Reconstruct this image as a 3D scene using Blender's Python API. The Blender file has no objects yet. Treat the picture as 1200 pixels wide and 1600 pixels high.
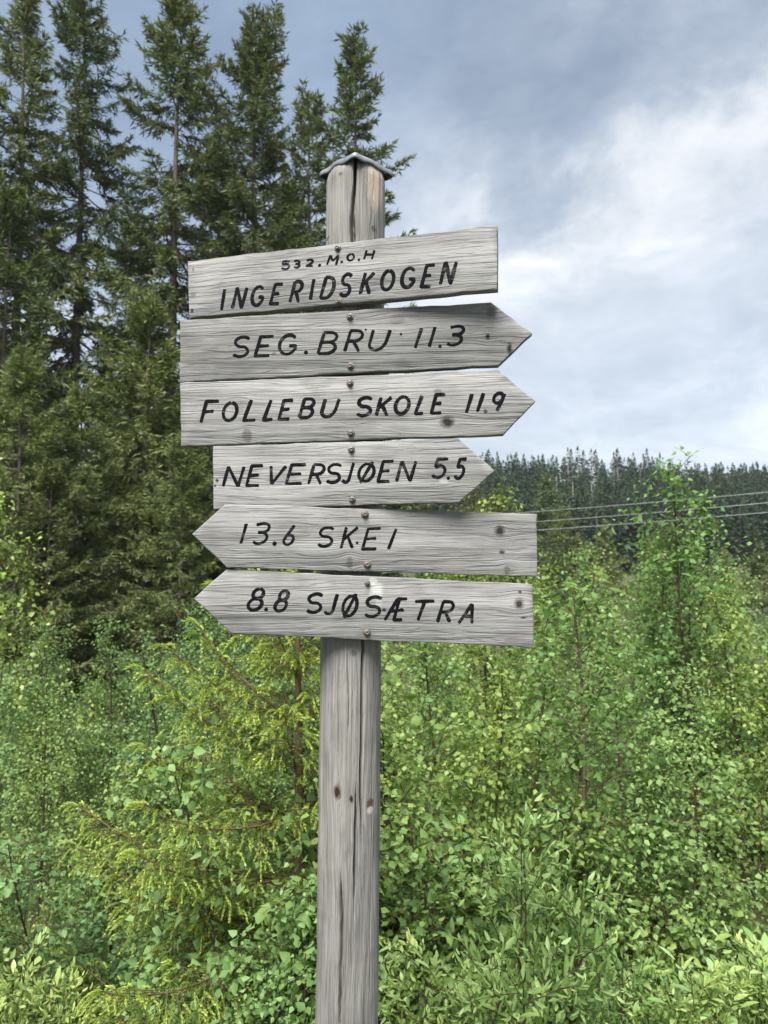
import bpy, math, random
import numpy as np
from mathutils import Vector, Matrix

# ------------------------------------------------------------------ camera
S = bpy.context.scene
COL = S.collection
F = 1155.0                                   # focal length in pixels of a 1200 x 1600 frame
PITCH = math.radians(3.5)
EYE = Vector((0, 0, 1.6))
RIGHT = Vector((1, 0, 0)); FWD = Vector((0, math.cos(PITCH), math.sin(PITCH))); UP = Vector((0, -math.sin(PITCH), math.cos(PITCH)))
cam = bpy.data.cameras.new('camera'); camo = bpy.data.objects.new('camera', cam); COL.objects.link(camo)
cam.sensor_fit = 'VERTICAL'; cam.sensor_height = 36; cam.sensor_width = 27; cam.lens = 36 * F / 1600
camo.location = EYE; camo.rotation_euler = (math.pi / 2 + PITCH, 0, 0)
cam.clip_start = 0.05; cam.clip_end = 9000
cam.dof.use_dof = True; cam.dof.focus_distance = 1.62; cam.dof.aperture_fstop = 7.4      # a phone's wide lens focused on the boards
S.camera = camo
S.cycles.max_bounces = 7; S.cycles.diffuse_bounces = 5; S.cycles.transmission_bounces = 5
S.render.resolution_x = 768; S.render.resolution_y = 1024

# ------------------------------------------------------------------ light
EXPO = 3.05
SUN_EL, SUN_AZ = math.radians(58), math.radians(200)      # azimuth clockwise from +Y: behind the camera, a little to its left
S.view_settings.view_transform = 'Standard'; S.view_settings.look = 'None'
S.view_settings.exposure = EXPO; S.view_settings.gamma = 1
W = bpy.data.worlds.new('World'); S.world = W; W.use_nodes = True

def lin(c):
    return tuple(((v / 255) / 12.92 if v <= 10 else ((v / 255 + .055) / 1.055) ** 2.4) for v in c)

class NT:
    """small helper for node trees"""
    def __init__(s, t):
        s.t = t; t.nodes.clear()
    def n(s, typ, **kw):
        nd = s.t.nodes.new(typ)
        for k, v in kw.items(): setattr(nd, k, v)
        return nd
    def put(s, sock, v):
        if isinstance(v, bpy.types.NodeSocket): s.t.links.new(v, sock)
        elif v is not None: sock.default_value = v
    def math(s, op, a, b=None, c=None, clamp=False):
        nd = s.n('ShaderNodeMath', operation=op, use_clamp=clamp)
        for i, v in enumerate((a, b, c)):
            if v is not None: s.put(nd.inputs[i], v)
        return nd.outputs[0]
    def vec(s, op, a, b=None):
        nd = s.n('ShaderNodeVectorMath', operation=op)
        s.put(nd.inputs[0], a)
        if b is not None: s.put(nd.inputs[1], b)
        return nd.outputs[0]
    def sep(s, v):
        nd = s.n('ShaderNodeSeparateXYZ'); s.put(nd.inputs[0], v); return nd.outputs
    def comb(s, x, y, z):
        nd = s.n('ShaderNodeCombineXYZ')
        for i, v in enumerate((x, y, z)): s.put(nd.inputs[i], v)
        return nd.outputs[0]
    def noise(s, v, scale, detail=4, rough=.55, dist=0, col=False):
        nd = s.n('ShaderNodeTexNoise'); s.put(nd.inputs['Vector'], v)
        nd.inputs['Scale'].default_value = scale; nd.inputs['Detail'].default_value = detail
        nd.inputs['Roughness'].default_value = rough; nd.inputs['Distortion'].default_value = dist
        return nd.outputs['Color' if col else 'Fac']
    def ramp(s, f, stops, interp='LINEAR'):
        nd = s.n('ShaderNodeValToRGB'); nd.color_ramp.interpolation = interp
        e = nd.color_ramp.elements
        while len(e) > 1: e.remove(e[-1])
        e[0].position = stops[0][0]; e[0].color = tuple(stops[0][1]) + (1,)
        for p, c in stops[1:]:
            k = e.new(p); k.color = tuple(c) + (1,)
        s.put(nd.inputs[0], f); return nd.outputs[0]
    def smooth(s, f, a, b, lo=0., hi=1.):
        nd = s.n('ShaderNodeMapRange', interpolation_type='SMOOTHSTEP')
        s.put(nd.inputs[0], f)
        for i, v in enumerate((a, b, lo, hi)): nd.inputs[i + 1].default_value = v
        return nd.outputs[0]
    def mix(s, f, a, b, blend='MIX'):
        nd = s.n('ShaderNodeMix', data_type='RGBA', blend_type=blend)
        s.put(nd.inputs[0], f)
        for i, v in ((6, a), (7, b)):
            if isinstance(v, tuple): v = tuple(v[:3]) + (1,)
            s.put(nd.inputs[i], v)
        return nd.outputs[2]

def build_world():
    g = NT(W.node_tree)
    out = g.n('ShaderNodeOutputWorld'); bg = g.n('ShaderNodeBackground')
    g.t.links.new(bg.outputs[0], out.inputs[0])
    STR = 0.08
    bg.inputs[1].default_value = STR
    sky = g.n('ShaderNodeTexSky'); sky.sky_type = 'NISHITA'; sky.sun_disc = False
    sky.sun_elevation = SUN_EL; sky.sun_rotation = SUN_AZ
    sky.dust_density = 2; sky.ozone_density = 2
    d = g.n('ShaderNodeTexCoord').outputs['Generated']
    x, y, z = g.sep(d)[:3]
    # cloud layer seen in perspective: direction projected on a flat deck
    den = g.math('ADD', g.math('ABSOLUTE', z), .30)
    p = g.comb(g.math('DIVIDE', x, den), g.math('DIVIDE', y, den), 3.7)
    warp = g.vec('SCALE', g.noise(p, 1.6, 3, .5, 0, True)); warp.node.inputs[3].default_value = .35
    pw = g.vec('ADD', p, warp)
    n1 = g.noise(pw, 1.9, 7, .56)
    n2 = g.noise(g.vec('ADD', pw, (5.1, 2.3, 0)), 5.2, 7, .62)
    n3 = g.noise(g.vec('ADD', d, (3., 7., 0)), 3.2, 5, .55, .4)
    nn = g.math('ADD', g.math('MULTIPLY', g.math('SUBTRACT', n1, .5), .26), g.math('MULTIPLY', g.math('SUBTRACT', n2, .5), .34))
    nn = g.math('ADD', nn, g.math('MULTIPLY', g.math('SUBTRACT', n3, .5), .12))
    # the deck's edge runs on a slant
    tilt = g.math('MULTIPLY', g.math('SUBTRACT', x, .18), -.30)
    v = g.math('ADD', g.math('ADD', g.math('ABSOLUTE', z), tilt), nn)
    k = 1.06 / (2 ** EXPO) / STR
    def c(*rgb): return tuple(q * k for q in lin(rgb))
    m = lambda q: q
    base = g.ramp(v, [(0.0, (.80, .85, .90)), (.09, (.72, .78, .85)), (.17, (.62, .68, .755)), (.24, (.60, .655, .725)), (.30, (.71, .75, .80)), (.345, (.84, .865, .89)),
                      (.385, (.93, .94, .945)), (.43, (.74, .78, .82)), (.48, (.50, .565, .645)), (.55, (.355, .42, .51)), (.65, (.24, .31, .405)), (.76, (.29, .355, .45)), (.88, (.40, .47, .56)), (1., (.42, .48, .56))])
    # left of the bright edge the deck is evenly veiled
    veil = g.ramp(g.math('ADD', v, -.02), [(0., (.84, .88, .92)), (.2, (.80, .84, .89)), (.34, (.70, .76, .83)), (.46, (.46, .54, .65)), (.58, (.34, .425, .55)), (.7, (.30, .385, .51)), (1., (.42, .48, .56))])
    colr = g.mix(g.smooth(g.math('ADD', x, g.math('MULTIPLY', nn, .5)), -.12, .17), veil, base)
    mott = g.noise(g.vec('ADD', pw, (1.7, 8.2, 0)), 3.4, 8, .66, .5)
    colr = g.mix(1., colr, g.ramp(mott, [(.30, (.80, .82, .85)), (.5, (.97, .97, .975)), (.70, (1.16, 1.14, 1.11))]), 'MULTIPLY')
    sc = g.vec('SCALE', colr); sc.node.inputs[3].default_value = k
    fin = g.mix(.95, sky.outputs[0], sc)
    g.t.links.new(fin, bg.inputs[0])
build_world()

sun = bpy.data.lights.new('sun', 'SUN'); suno = bpy.data.objects.new('sun', sun); COL.objects.link(suno)
sun.energy = 1.5; sun.angle = math.radians(36); sun.color = (1, .965, .90)
sd = Vector((math.sin(SUN_AZ) * math.cos(SUN_EL), math.cos(SUN_AZ) * math.cos(SUN_EL), math.sin(SUN_EL)))
suno.rotation_euler = sd.to_track_quat('Z', 'Y').to_euler(); suno.location = sd * 30

# ------------------------------------------------------------------ helpers
def ray(px, py):
    return RIGHT * ((px - 600) / F) + UP * ((800 - py) / F) + FWD
def at(px, py, Y):
    r = ray(px, py); return EYE + r * (Y / r.y)

def tag(o, label=None, cat=None, group=None, kind=None):
    for k, v in (('label', label), ('category', cat), ('group', group), ('kind', kind)):
        if v: o[k] = v
    return o
def empty(name, loc=(0, 0, 0), rz=0.):
    o = bpy.data.objects.new(name, None); COL.objects.link(o)
    o.location = loc; o.rotation_euler = (0, 0, rz); o.empty_display_size = .2
    return o
def link(name, me, mat, parent=None):
    o = bpy.data.objects.new(name, me); COL.objects.link(o)
    if mat and not me.materials: me.materials.append(mat)
    if parent: o.parent = parent
    return o
def mesh(name, V, Fs, tint=None, smooth=False):
    """V (n,3); Fs: list of (m,k) int arrays; tint: (n,) value per vertex"""
    me = bpy.data.meshes.new(name)
    V = np.asarray(V, np.float32)
    Fs = [np.asarray(f, np.int32) for f in Fs if len(f)]
    me.vertices.add(len(V)); me.vertices.foreach_set('co', V.ravel())
    loops = np.concatenate([f.ravel() for f in Fs])
    tot = np.concatenate([np.full(len(f), f.shape[1], np.int32) for f in Fs])
    st = np.concatenate([[0], np.cumsum(tot)[:-1]]).astype(np.int32)
    me.loops.add(len(loops)); me.loops.foreach_set('vertex_index', loops)
    me.polygons.add(len(tot)); me.polygons.foreach_set('loop_start', st); me.polygons.foreach_set('loop_total', tot)
    if tint is not None:
        a = me.attributes.new('tint', 'FLOAT', 'POINT'); a.data.foreach_set('value', np.asarray(tint, np.float32))
    me.update(calc_edges=True)
    if smooth: me.polygons.foreach_set('use_smooth', np.ones(len(tot), bool))
    me.validate()
    return me

def nrm(a):
    return a / np.maximum(np.linalg.norm(a, axis=-1, keepdims=True), 1e-9)

class Tubes:
    """tapered tubes collected into one mesh"""
    def __init__(s): s.V = []; s.Fq = []; s.n = 0
    def add(s, P, R, k=4):
        P = np.asarray(P, float); R = np.asarray(R, float); m = len(P)
        T = np.gradient(P, axis=0); T = nrm(T)
        ref = np.where(np.abs(T[:, 2:3]) > .9, np.array([[1., 0, 0]]), np.array([[0, 0, 1.]]))
        A = nrm(np.cross(T, ref)); B = np.cross(T, A)
        for i in range(1, m):
            if np.dot(A[i], A[i - 1]) < 0: A[i] *= -1; B[i] *= -1
        th = np.arange(k) * 2 * math.pi / k
        ring = P[:, None] + R[:, None, None] * (np.cos(th)[None, :, None] * A[:, None] + np.sin(th)[None, :, None] * B[:, None])
        s.V.append(ring.reshape(-1, 3))
        i = np.arange(m - 1)[:, None] * k; j = np.arange(k)[None]; j2 = (j + 1) % k
        q = np.stack([i + j, i + j2, i + k + j2, i + k + j], -1).reshape(-1, 4) + s.n
        s.Fq.append(q); s.n += m * k
    def mesh(s, name, smooth=True):
        return mesh(name, np.concatenate(s.V), [np.concatenate(s.Fq)], smooth=smooth)

class Kites:
    """many small blades: sprays of needles, needles, leaves"""
    def __init__(s): s.P = []; s.D = []; s.S = []; s.L = []; s.W = []; s.t = []
    def add(s, P, D, Sd, L, Wd, t):
        n = len(P)
        s.P.append(np.asarray(P, float)); s.D.append(nrm(np.asarray(D, float))); s.S.append(np.asarray(Sd, float))
        s.L.append(np.broadcast_to(L, n).astype(float)); s.W.append(np.broadcast_to(Wd, n).astype(float)); s.t.append(np.broadcast_to(t, n).astype(float))
    def arrays(s):
        P, D, Sd = (np.concatenate(a) for a in (s.P, s.D, s.S))
        L, Wd, t = (np.concatenate(a) for a in (s.L, s.W, s.t))
        Sd = nrm(Sd - D * np.sum(Sd * D, 1, keepdims=True))
        return P, D, Sd, L[:, None], Wd[:, None], t
    def kite_mesh(s, name):
        P, D, Sd, L, Wd, t = s.arrays(); n = len(P)
        V = np.stack([P, P + D * L * .38 + Sd * Wd * .5, P + D * L, P + D * L * .38 - Sd * Wd * .5], 1).reshape(-1, 3)
        return mesh(name, V, [np.arange(4 * n).reshape(-1, 4)], np.repeat(t, 4))
    def leaf_mesh(s, name, prof=((.30, .48), (.68, .33)), fold=.22, droop=.10):
        P, D, Sd, L, Wd, t = s.arrays(); n = len(P)
        N = np.cross(D, Sd)
        (a, wa), (b, wb) = prof
        def pt(u, w): return P + D * L * u + Sd * Wd * w + N * (abs(w) * fold * Wd - droop * L * u * u)
        V = np.stack([pt(0, 0), pt(a, wa), pt(b, wb), pt(1, 0), pt(b, -wb), pt(a, -wa)], 1).reshape(-1, 3)
        i = np.arange(n)[:, None] * 6
        f = np.concatenate([i + np.array([[0, 1, 2, 3]]), i + np.array([[0, 3, 4, 5]])])
        return mesh(name, V, [f], np.repeat(t, 6))

# ------------------------------------------------------------------ materials
def new_mat(name):
    m = bpy.data.materials.new(name); m.use_nodes = True
    return m, NT(m.node_tree)

def leaf_mat(name, dark, mid, light, transl=.35, rough=.5, spec=.35, tcol=None, var=.5, hue=1.):
    m, g = new_mat(name)
    out = g.n('ShaderNodeOutputMaterial')
    at_ = g.n('ShaderNodeAttribute', attribute_name='tint')
    oi = g.n('ShaderNodeObjectInfo')
    pos = g.n('ShaderNodeNewGeometry').outputs['Position']
    pn = g.noise(pos, 1.7, 2)
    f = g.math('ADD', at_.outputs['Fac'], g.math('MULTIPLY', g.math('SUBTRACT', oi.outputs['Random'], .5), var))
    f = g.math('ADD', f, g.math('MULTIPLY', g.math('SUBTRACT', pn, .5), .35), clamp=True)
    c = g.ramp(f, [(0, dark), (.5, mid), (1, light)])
    hv = g.math('FRACT', g.math('MULTIPLY', oi.outputs['Random'], 7.31))
    hv = g.math('ADD', g.math('MULTIPLY', hv, .6), g.math('MULTIPLY', g.noise(pos, 9., 1), .4))
    c = g.mix(hue, c, g.ramp(hv, [(.15, (.84, .97, 1.12)), (.5, (1., 1., 1.)), (.85, (1.16, 1.02, .80))]), 'MULTIPLY')
    b = g.n('ShaderNodeBsdfPrincipled'); g.put(b.inputs['Base Color'], c)
    b.inputs['Roughness'].default_value = rough; b.inputs['Specular IOR Level'].default_value = spec
    tr = g.n('ShaderNodeBsdfTranslucent')
    g.put(tr.inputs[0], g.mix(1., c, tcol or (1.0, 1.05, .55), 'MULTIPLY'))
    mx = g.n('ShaderNodeMixShader'); mx.inputs[0].default_value = transl
    g.t.links.new(b.outputs[0], mx.inputs[1]); g.t.links.new(tr.outputs[0], mx.inputs[2])
    g.t.links.new(mx.outputs[0], out.inputs[0])
    return m

def bark_mat(name, a, b, scale=14, stretch=(1, 1, .25), rough=.85):
    m, g = new_mat(name)
    out = g.n('ShaderNodeOutputMaterial'); s = g.n('ShaderNodeBsdfPrincipled')
    co = g.n('ShaderNodeTexCoord').outputs['Object']
    v = g.vec('MULTIPLY', co, stretch)
    n = g.noise(v, scale, 6, .65)
    n2 = g.noise(co, 1.3, 3)
    c = g.ramp(g.math('ADD', g.math('MULTIPLY', n, .8), g.math('MULTIPLY', n2, .25)), [(.3, a), (.7, b)])
    g.put(s.inputs['Base Color'], c); s.inputs['Roughness'].default_value = rough; s.inputs['Specular IOR Level'].default_value = .2
    bp = g.n('ShaderNodeBump'); bp.inputs['Strength'].default_value = .6; bp.inputs['Distance'].default_value = .01
    g.put(bp.inputs['Height'], n); g.t.links.new(bp.outputs[0], s.inputs['Normal'])
    g.t.links.new(s.outputs[0], out.inputs[0])
    return m

def wood_mat(name, long_axis, marks=(), seed=0., tone=1., warm=0., freq=1.):
    """weathered grey softwood. long_axis 'X' or 'Z'; marks = (x, z, rx, rz, colour, warp) in object space (metres)"""
    m, g = new_mat(name)
    out = g.n('ShaderNodeOutputMaterial'); s = g.n('ShaderNodeBsdfPrincipled')
    co = g.n('ShaderNodeTexCoord').outputs['Object']
    x, y, z = g.sep(co)[:3]
    a, c = (x, z) if long_axis == 'X' else (z, x)
    jit = g.math('MULTIPLY', g.math('SUBTRACT', g.noise(g.vec('ADD', co, (seed, 0, 0)), 5, 2), .5), .012)
    c2 = g.math('ADD', c, jit)
    layers = []
    for (mx, mz, rx, rz, colr, wp) in marks:
        dx = g.math('DIVIDE', g.math('SUBTRACT', x, mx), rx); dz = g.math('DIVIDE', g.math('SUBTRACT', z, mz), rz)
        d2 = g.math('ADD', g.math('MULTIPLY', dx, dx), g.math('MULTIPLY', dz, dz))
        if wp:
            q = dz if long_axis == 'X' else dx; qa = dx if long_axis == 'X' else dz
            dd = g.math('ADD', g.math('MULTIPLY', g.math('MULTIPLY', qa, qa), .12), g.math('MULTIPLY', g.math('MULTIPLY', q, q), .25))
            ex = g.math('POWER', 2.718, g.math('MULTIPLY', dd, -1))
            c2 = g.math('SUBTRACT', c2, g.math('MULTIPLY', g.math('MULTIPLY', ex, q), (rz if long_axis == 'X' else rx) * .55))
        layers.append((d2, colr))
    wv = g.comb(g.math('ADD', a, seed), g.math('MULTIPLY', y, .6 * freq), g.math('MULTIPLY', c2, freq))
    fine = g.noise(g.vec('MULTIPLY', wv, (7., 150., 420.)), 1, 3, .65)
    med = g.noise(g.vec('MULTIPLY', wv, (2.2, 40., 120.)), 1, 5, .68)
    broad = g.noise(g.vec('MULTIPLY', wv, (1.1, 14., 22.)), 1, 3, .55)
    blot = g.noise(g.vec('ADD', co, (seed * 3, 1, 2)), 7, 5, .6, .3)
    f = g.math('ADD', g.math('MULTIPLY', fine, .30), g.math('MULTIPLY', med, .36))
    f = g.math('ADD', f, g.math('MULTIPLY', broad, .26)); f = g.math('ADD', f, g.math('MULTIPLY', blot, .24)); f = g.math('SUBTRACT', f, .06)
    tone *= .475
    T = lambda r, gg, b: (r * tone * (1 + .10 * warm), gg * tone * (1 + .02 * warm), b * tone * (1 - .10 * warm))
    colr = g.ramp(f, [(.32, T(.10, .098, .096)), (.42, T(.258, .256, .253)), (.50, T(.390, .387, .383)), (.58, T(.505, .502, .497)), (.72, T(.66, .655, .648))])
    # brown weather stain
    st = g.smooth(g.noise(g.vec('MULTIPLY', wv, (2.4, 9., 14.)), 1, 4, .6), .56, .78)
    colr = g.mix(g.math('MULTIPLY', st, .30), colr, T(.20, .175, .15))
    rn = g.noise(g.vec('MULTIPLY', g.vec('ADD', wv, (9.1, 0, 3.3)), (1.5, 22., 34.)), 1, 3, .55)
    rl_ = g.math('FRACT', g.math('MULTIPLY', rn, 16.))
    ring = g.smooth(rl_, .62, .97)
    colr = g.mix(g.math('MULTIPLY', ring, .20), colr, T(.085, .082, .080))
    dn = g.smooth(g.noise(g.vec('MULTIPLY', g.vec('ADD', co, (seed, seed, 0)), (5., 5., 13.) if long_axis == 'X' else (13., 5., 4.)), 1, 5, .62), .52, .72)
    colr = g.mix(g.math('MULTIPLY', dn, .45), colr, T(.12, .115, .115))
    # thin drying checks along the grain
    ck = g.noise(g.vec('MULTIPLY', g.vec('ADD', wv, (3.3, 0, 7.1)), (1.9, 30., 150.)), 1, 2, .5)
    ckm = g.smooth(ck, .335, .265)
    colr = g.mix(g.math('MULTIPLY', ckm, .75), colr, (.035, .033, .032))
    edge_n = g.noise(g.vec('MULTIPLY', wv, (1., 1., 2.4)), 75, 4, .65)
    for d2, kc in layers:
        mk = g.smooth(g.math('ADD', d2, g.math('MULTIPLY', g.math('SUBTRACT', edge_n, .5), 2.6)), 1.7, .25)
        colr = g.mix(g.math('MULTIPLY', mk, .78), colr, kc)
        core = g.smooth(g.math('ADD', g.math('MULTIPLY', d2, 2.2), g.math('MULTIPLY', g.math('SUBTRACT', edge_n, .5), 2.2)), 1.1, .4)
        if max(kc) < .05: colr = g.mix(core, colr, tuple(q * .45 for q in kc))
    g.put(s.inputs['Base Color'], colr)
    s.inputs['Roughness'].default_value = .78; s.inputs['Specular IOR Level'].default_value = .25
    h = g.math('ADD', g.math('MULTIPLY', fine, .5), g.math('MULTIPLY', med, .8))
    h = g.math('SUBTRACT', h, g.math('MULTIPLY', ckm, 1.2)); h = g.math('SUBTRACT', h, g.math('MULTIPLY', ring, .5))
    bp = g.n('ShaderNodeBump'); bp.inputs['Strength'].default_value = .75; bp.inputs['Distance'].default_value = .0022
    g.put(bp.inputs['Height'], h); g.t.links.new(bp.outputs[0], s.inputs['Normal'])
    g.t.links.new(s.outputs[0], out.inputs[0])
    return m

def plain_mat(name, a, b, scale=40, rough=.5, metal=0., bump=.1, spec=.5):
    m, g = new_mat(name)
    out = g.n('ShaderNodeOutputMaterial'); s = g.n('ShaderNodeBsdfPrincipled')
    co = g.n('ShaderNodeTexCoord').outputs['Object']
    n = g.noise(co, scale, 5, .6)
    g.put(s.inputs['Base Color'], g.ramp(n, [(.35, a), (.65, b)]))
    g.put(s.inputs['Roughness'], g.smooth(n, .3, .7, rough - .08, rough + .12))
    s.inputs['Metallic'].default_value = metal; s.inputs['Specular IOR Level'].default_value = spec
    bp = g.n('ShaderNodeBump'); bp.inputs['Strength'].default_value = bump; bp.inputs['Distance'].default_value = .004
    g.put(bp.inputs['Height'], n); g.t.links.new(bp.outputs[0], s.inputs['Normal'])
    g.t.links.new(s.outputs[0], out.inputs[0])
    return m

def worn_paint(name, a, b, *_):
    """black paint in the routed letters, rubbed through in thin streaks along the grain"""
    m, g = new_mat(name)
    out = g.n('ShaderNodeOutputMaterial'); s = g.n('ShaderNodeBsdfPrincipled')
    co = g.n('ShaderNodeTexCoord').outputs['Object']
    n = g.noise(co, 240, 4, .6)
    w = g.noise(g.vec('MULTIPLY', co, (60., 60., 420.)), 1, 4, .65); w2 = g.noise(co, 22, 3)
    wm = g.smooth(g.math('ADD', g.math('MULTIPLY', w, .6), g.math('MULTIPLY', w2, .4)), .545, .64)
    c = g.mix(g.math('MULTIPLY', wm, .75), g.ramp(n, [(.35, a), (.65, b)]), (.085, .082, .08))
    g.put(s.inputs['Base Color'], c); s.inputs['Roughness'].default_value = .85; s.inputs['Specular IOR Level'].default_value = .08
    bp = g.n('ShaderNodeBump'); bp.inputs['Strength'].default_value = .5; bp.inputs['Distance'].default_value = .001
    g.put(bp.inputs['Height'], w); g.t.links.new(bp.outputs[0], s.inputs['Normal'])
    g.t.links.new(s.outputs[0], out.inputs[0])
    return m

M = {}
M['spruce'] = leaf_mat('spruce needles', (.038, .056, .024), (.092, .120, .046), (.172, .200, .070), .28, .55, .25, (1, 1.05, .6), .4, .35)
M['spruce_olive'] = leaf_mat('olive spruce needles', (.042, .062, .024), (.102, .134, .048), (.185, .215, .070), .28, .55, .25, (1, 1.05, .6), .4, .2)
M['spruce_far'] = leaf_mat('far spruce needles', (.014, .029, .015), (.029, .052, .026), (.050, .078, .036), .12, .6, .2, var=.5)
M['birch'] = leaf_mat('birch leaf', (.092, .168, .042), (.182, .285, .084), (.305, .42, .150), .50, .5, .2)
M['birch_dull'] = leaf_mat('dull birch leaf', (.095, .168, .056), (.180, .280, .098), (.285, .395, .160), .50, .5, .2)
M['willow'] = leaf_mat('willow leaf', (.11, .205, .048), (.230, .345, .100), (.40, .51, .22), .42, .45, .25, (1, 1.05, .7))
M['young'] = leaf_mat('young spruce needles', (.058, .098, .024), (.140, .205, .042), (.36, .45, .095), .34, .5, .3, (1, 1.02, .5), .05, 0.)
M['field'] = leaf_mat('field tree leaf', (.045, .065, .022), (.085, .115, .036), (.14, .175, .06), .3, .5, .3)
M['grass'] = leaf_mat('grass', (.04, .07, .015), (.085, .14, .03), (.16, .22, .06), .3, .5, .3)
M['bark'] = bark_mat('spruce bark', (.055, .045, .038), (.17, .145, .125), 18)
M['bark_red'] = bark_mat('young birch bark', (.024, .019, .013), (.075, .056, .038), 60)
M['bark_brown'] = bark_mat('brown birch bark', (.045, .034, .025), (.12, .086, .060), 50)
M['bark_young'] = bark_mat('young spruce bark', (.05, .038, .020), (.15, .10, .05), 70)
M['bark_dead'] = bark_mat('dead grey wood', (.16, .15, .145), (.34, .32, .31), 8)
M['pole'] = bark_mat('utility pole wood', (.10, .085, .07), (.22, .19, .16), 20)
M['paint'] = worn_paint('black routed lettering', (.002, .002, .003), (.006, .0055, .007), 300, .85, 0, .4, .08)
M['zinc'] = plain_mat('weathered zinc sheet', (.13, .145, .16), (.24, .255, .27), 26, .50, .30, .25)
M['screw'] = plain_mat('galvanised screw', (.05, .045, .042), (.20, .19, .18), 160, .5, .6, .3)
M['rust'] = plain_mat('rusty screw', (.07, .058, .05), (.20, .175, .155), 200, .6, .5, .4)
M['wire'] = plain_mat('aluminium conductor', (.26, .27, .28), (.34, .35, .36), 3, .5, .2, 0)

# ------------------------------------------------------------------ ground
def sst(a, b, v):
    t = np.clip((v - a) / (b - a), 0, 1); return t * t * (3 - 2 * t)
def H(x, y):
    x = np.asarray(x, float); y = np.asarray(y, float)
    h = -.95 * sst(2.0, 3.4, y) - .35 * sst(5, 14, y) - 1.0 * sst(20, 55, y)
    h = h + .10 * np.sin(x * .8 + 1) * np.sin(y * .7) * sst(3, 5, y)
    h = h + 22.0 * sst(70, 215, y - .06 * np.clip(x, -400, 400)) + 1.3 * np.sin(x * .045 + .8) * sst(120, 200, y) + 2.4 * sst(30, -60, x) * sst(120, 200, y)
    return h
def Hf(x, y): return float(H(x, y))

def build_ground():
    def axis(segs):
        o = []
        for a, b, n in segs: o += list(np.linspace(a, b, n, endpoint=False))
        return np.array(o + [segs[-1][1]])
    xs = axis([(-4000, -400, 8), (-400, -60, 14), (-60, -10, 14), (-10, 10, 50), (10, 60, 14), (60, 400, 20), (400, 4000, 8)])
    ys = axis([(-1500, -20, 8), (-20, 1.6, 10), (1.6, 14, 44), (14, 60, 20), (60, 240, 40), (240, 700, 8), (700, 5000, 8)])
    X, Y = np.meshgrid(xs, ys); Z = H(X, Y)
    V = np.stack([X, Y, Z], -1).reshape(-1, 3)
    nx, ny = len(xs), len(ys)
    i = (np.arange(ny - 1)[:, None] * nx + np.arange(nx - 1)[None]).ravel()
    me = mesh('ground', V, [np.stack([i, i + 1, i + nx + 1, i + nx], 1)], smooth=True)
    m, g = new_mat('forest floor')
    out = g.n('ShaderNodeOutputMaterial'); s = g.n('ShaderNodeBsdfPrincipled')
    co = g.n('ShaderNodeTexCoord').outputs['Object']
    n = g.noise(co, 2.2, 8, .65); n2 = g.noise(co, 35, 5, .7)
    c = g.ramp(g.math('ADD', g.math('MULTIPLY', n, .6), g.math('MULTIPLY', n2, .4)), [(.32, (.022, .028, .010)), (.5, (.045, .06, .018)), (.68, (.085, .085, .035))])
    g.put(s.inputs['Base Color'], c); s.inputs['Roughness'].default_value = .95
    bp = g.n('ShaderNodeBump'); bp.inputs['Strength'].default_value = .8; bp.inputs['Distance'].default_value = .06
    g.put(bp.inputs['Height'], n2); g.t.links.new(bp.outputs[0], s.inputs['Normal'])
    g.t.links.new(s.outputs[0], out.inputs[0])
    o = link('ground', me, m); tag(o, 'rough grassy forest floor under the thicket', 'ground', kind='structure')
build_ground()

# ------------------------------------------------------------------ the signpost
PY = 1.667; PR = .0672
AX0 = at(542, 1600, PY); AX1 = at(556, 260, PY)
def axis_x(z): t = (z - AX0.z) / (AX1.z - AX0.z); return AX0.x + (AX1.x - AX0.x) * t
sign = empty('signpost', (axis_x(0.), PY, 0.))
tag(sign, 'grey weathered wooden signpost with six lettered boards and a tin cap', 'signpost')
SO = Vector(sign.location)

def post_surface(px, py):
    """point on the front of the post under a pixel"""
    z = at(px, py, PY).z
    ax = axis_x(z); r = ray(px, py); o = EYE
    ox, oy = o.x - ax, o.y - PY
    A = r.x ** 2 + r.y ** 2; B = 2 * (ox * r.x + oy * r.y); C = ox * ox + oy * oy - PR ** 2
    D = B * B - 4 * A * C
    t = (-B - math.sqrt(max(D, 0))) / (2 * A)
    return o + r * t

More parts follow.
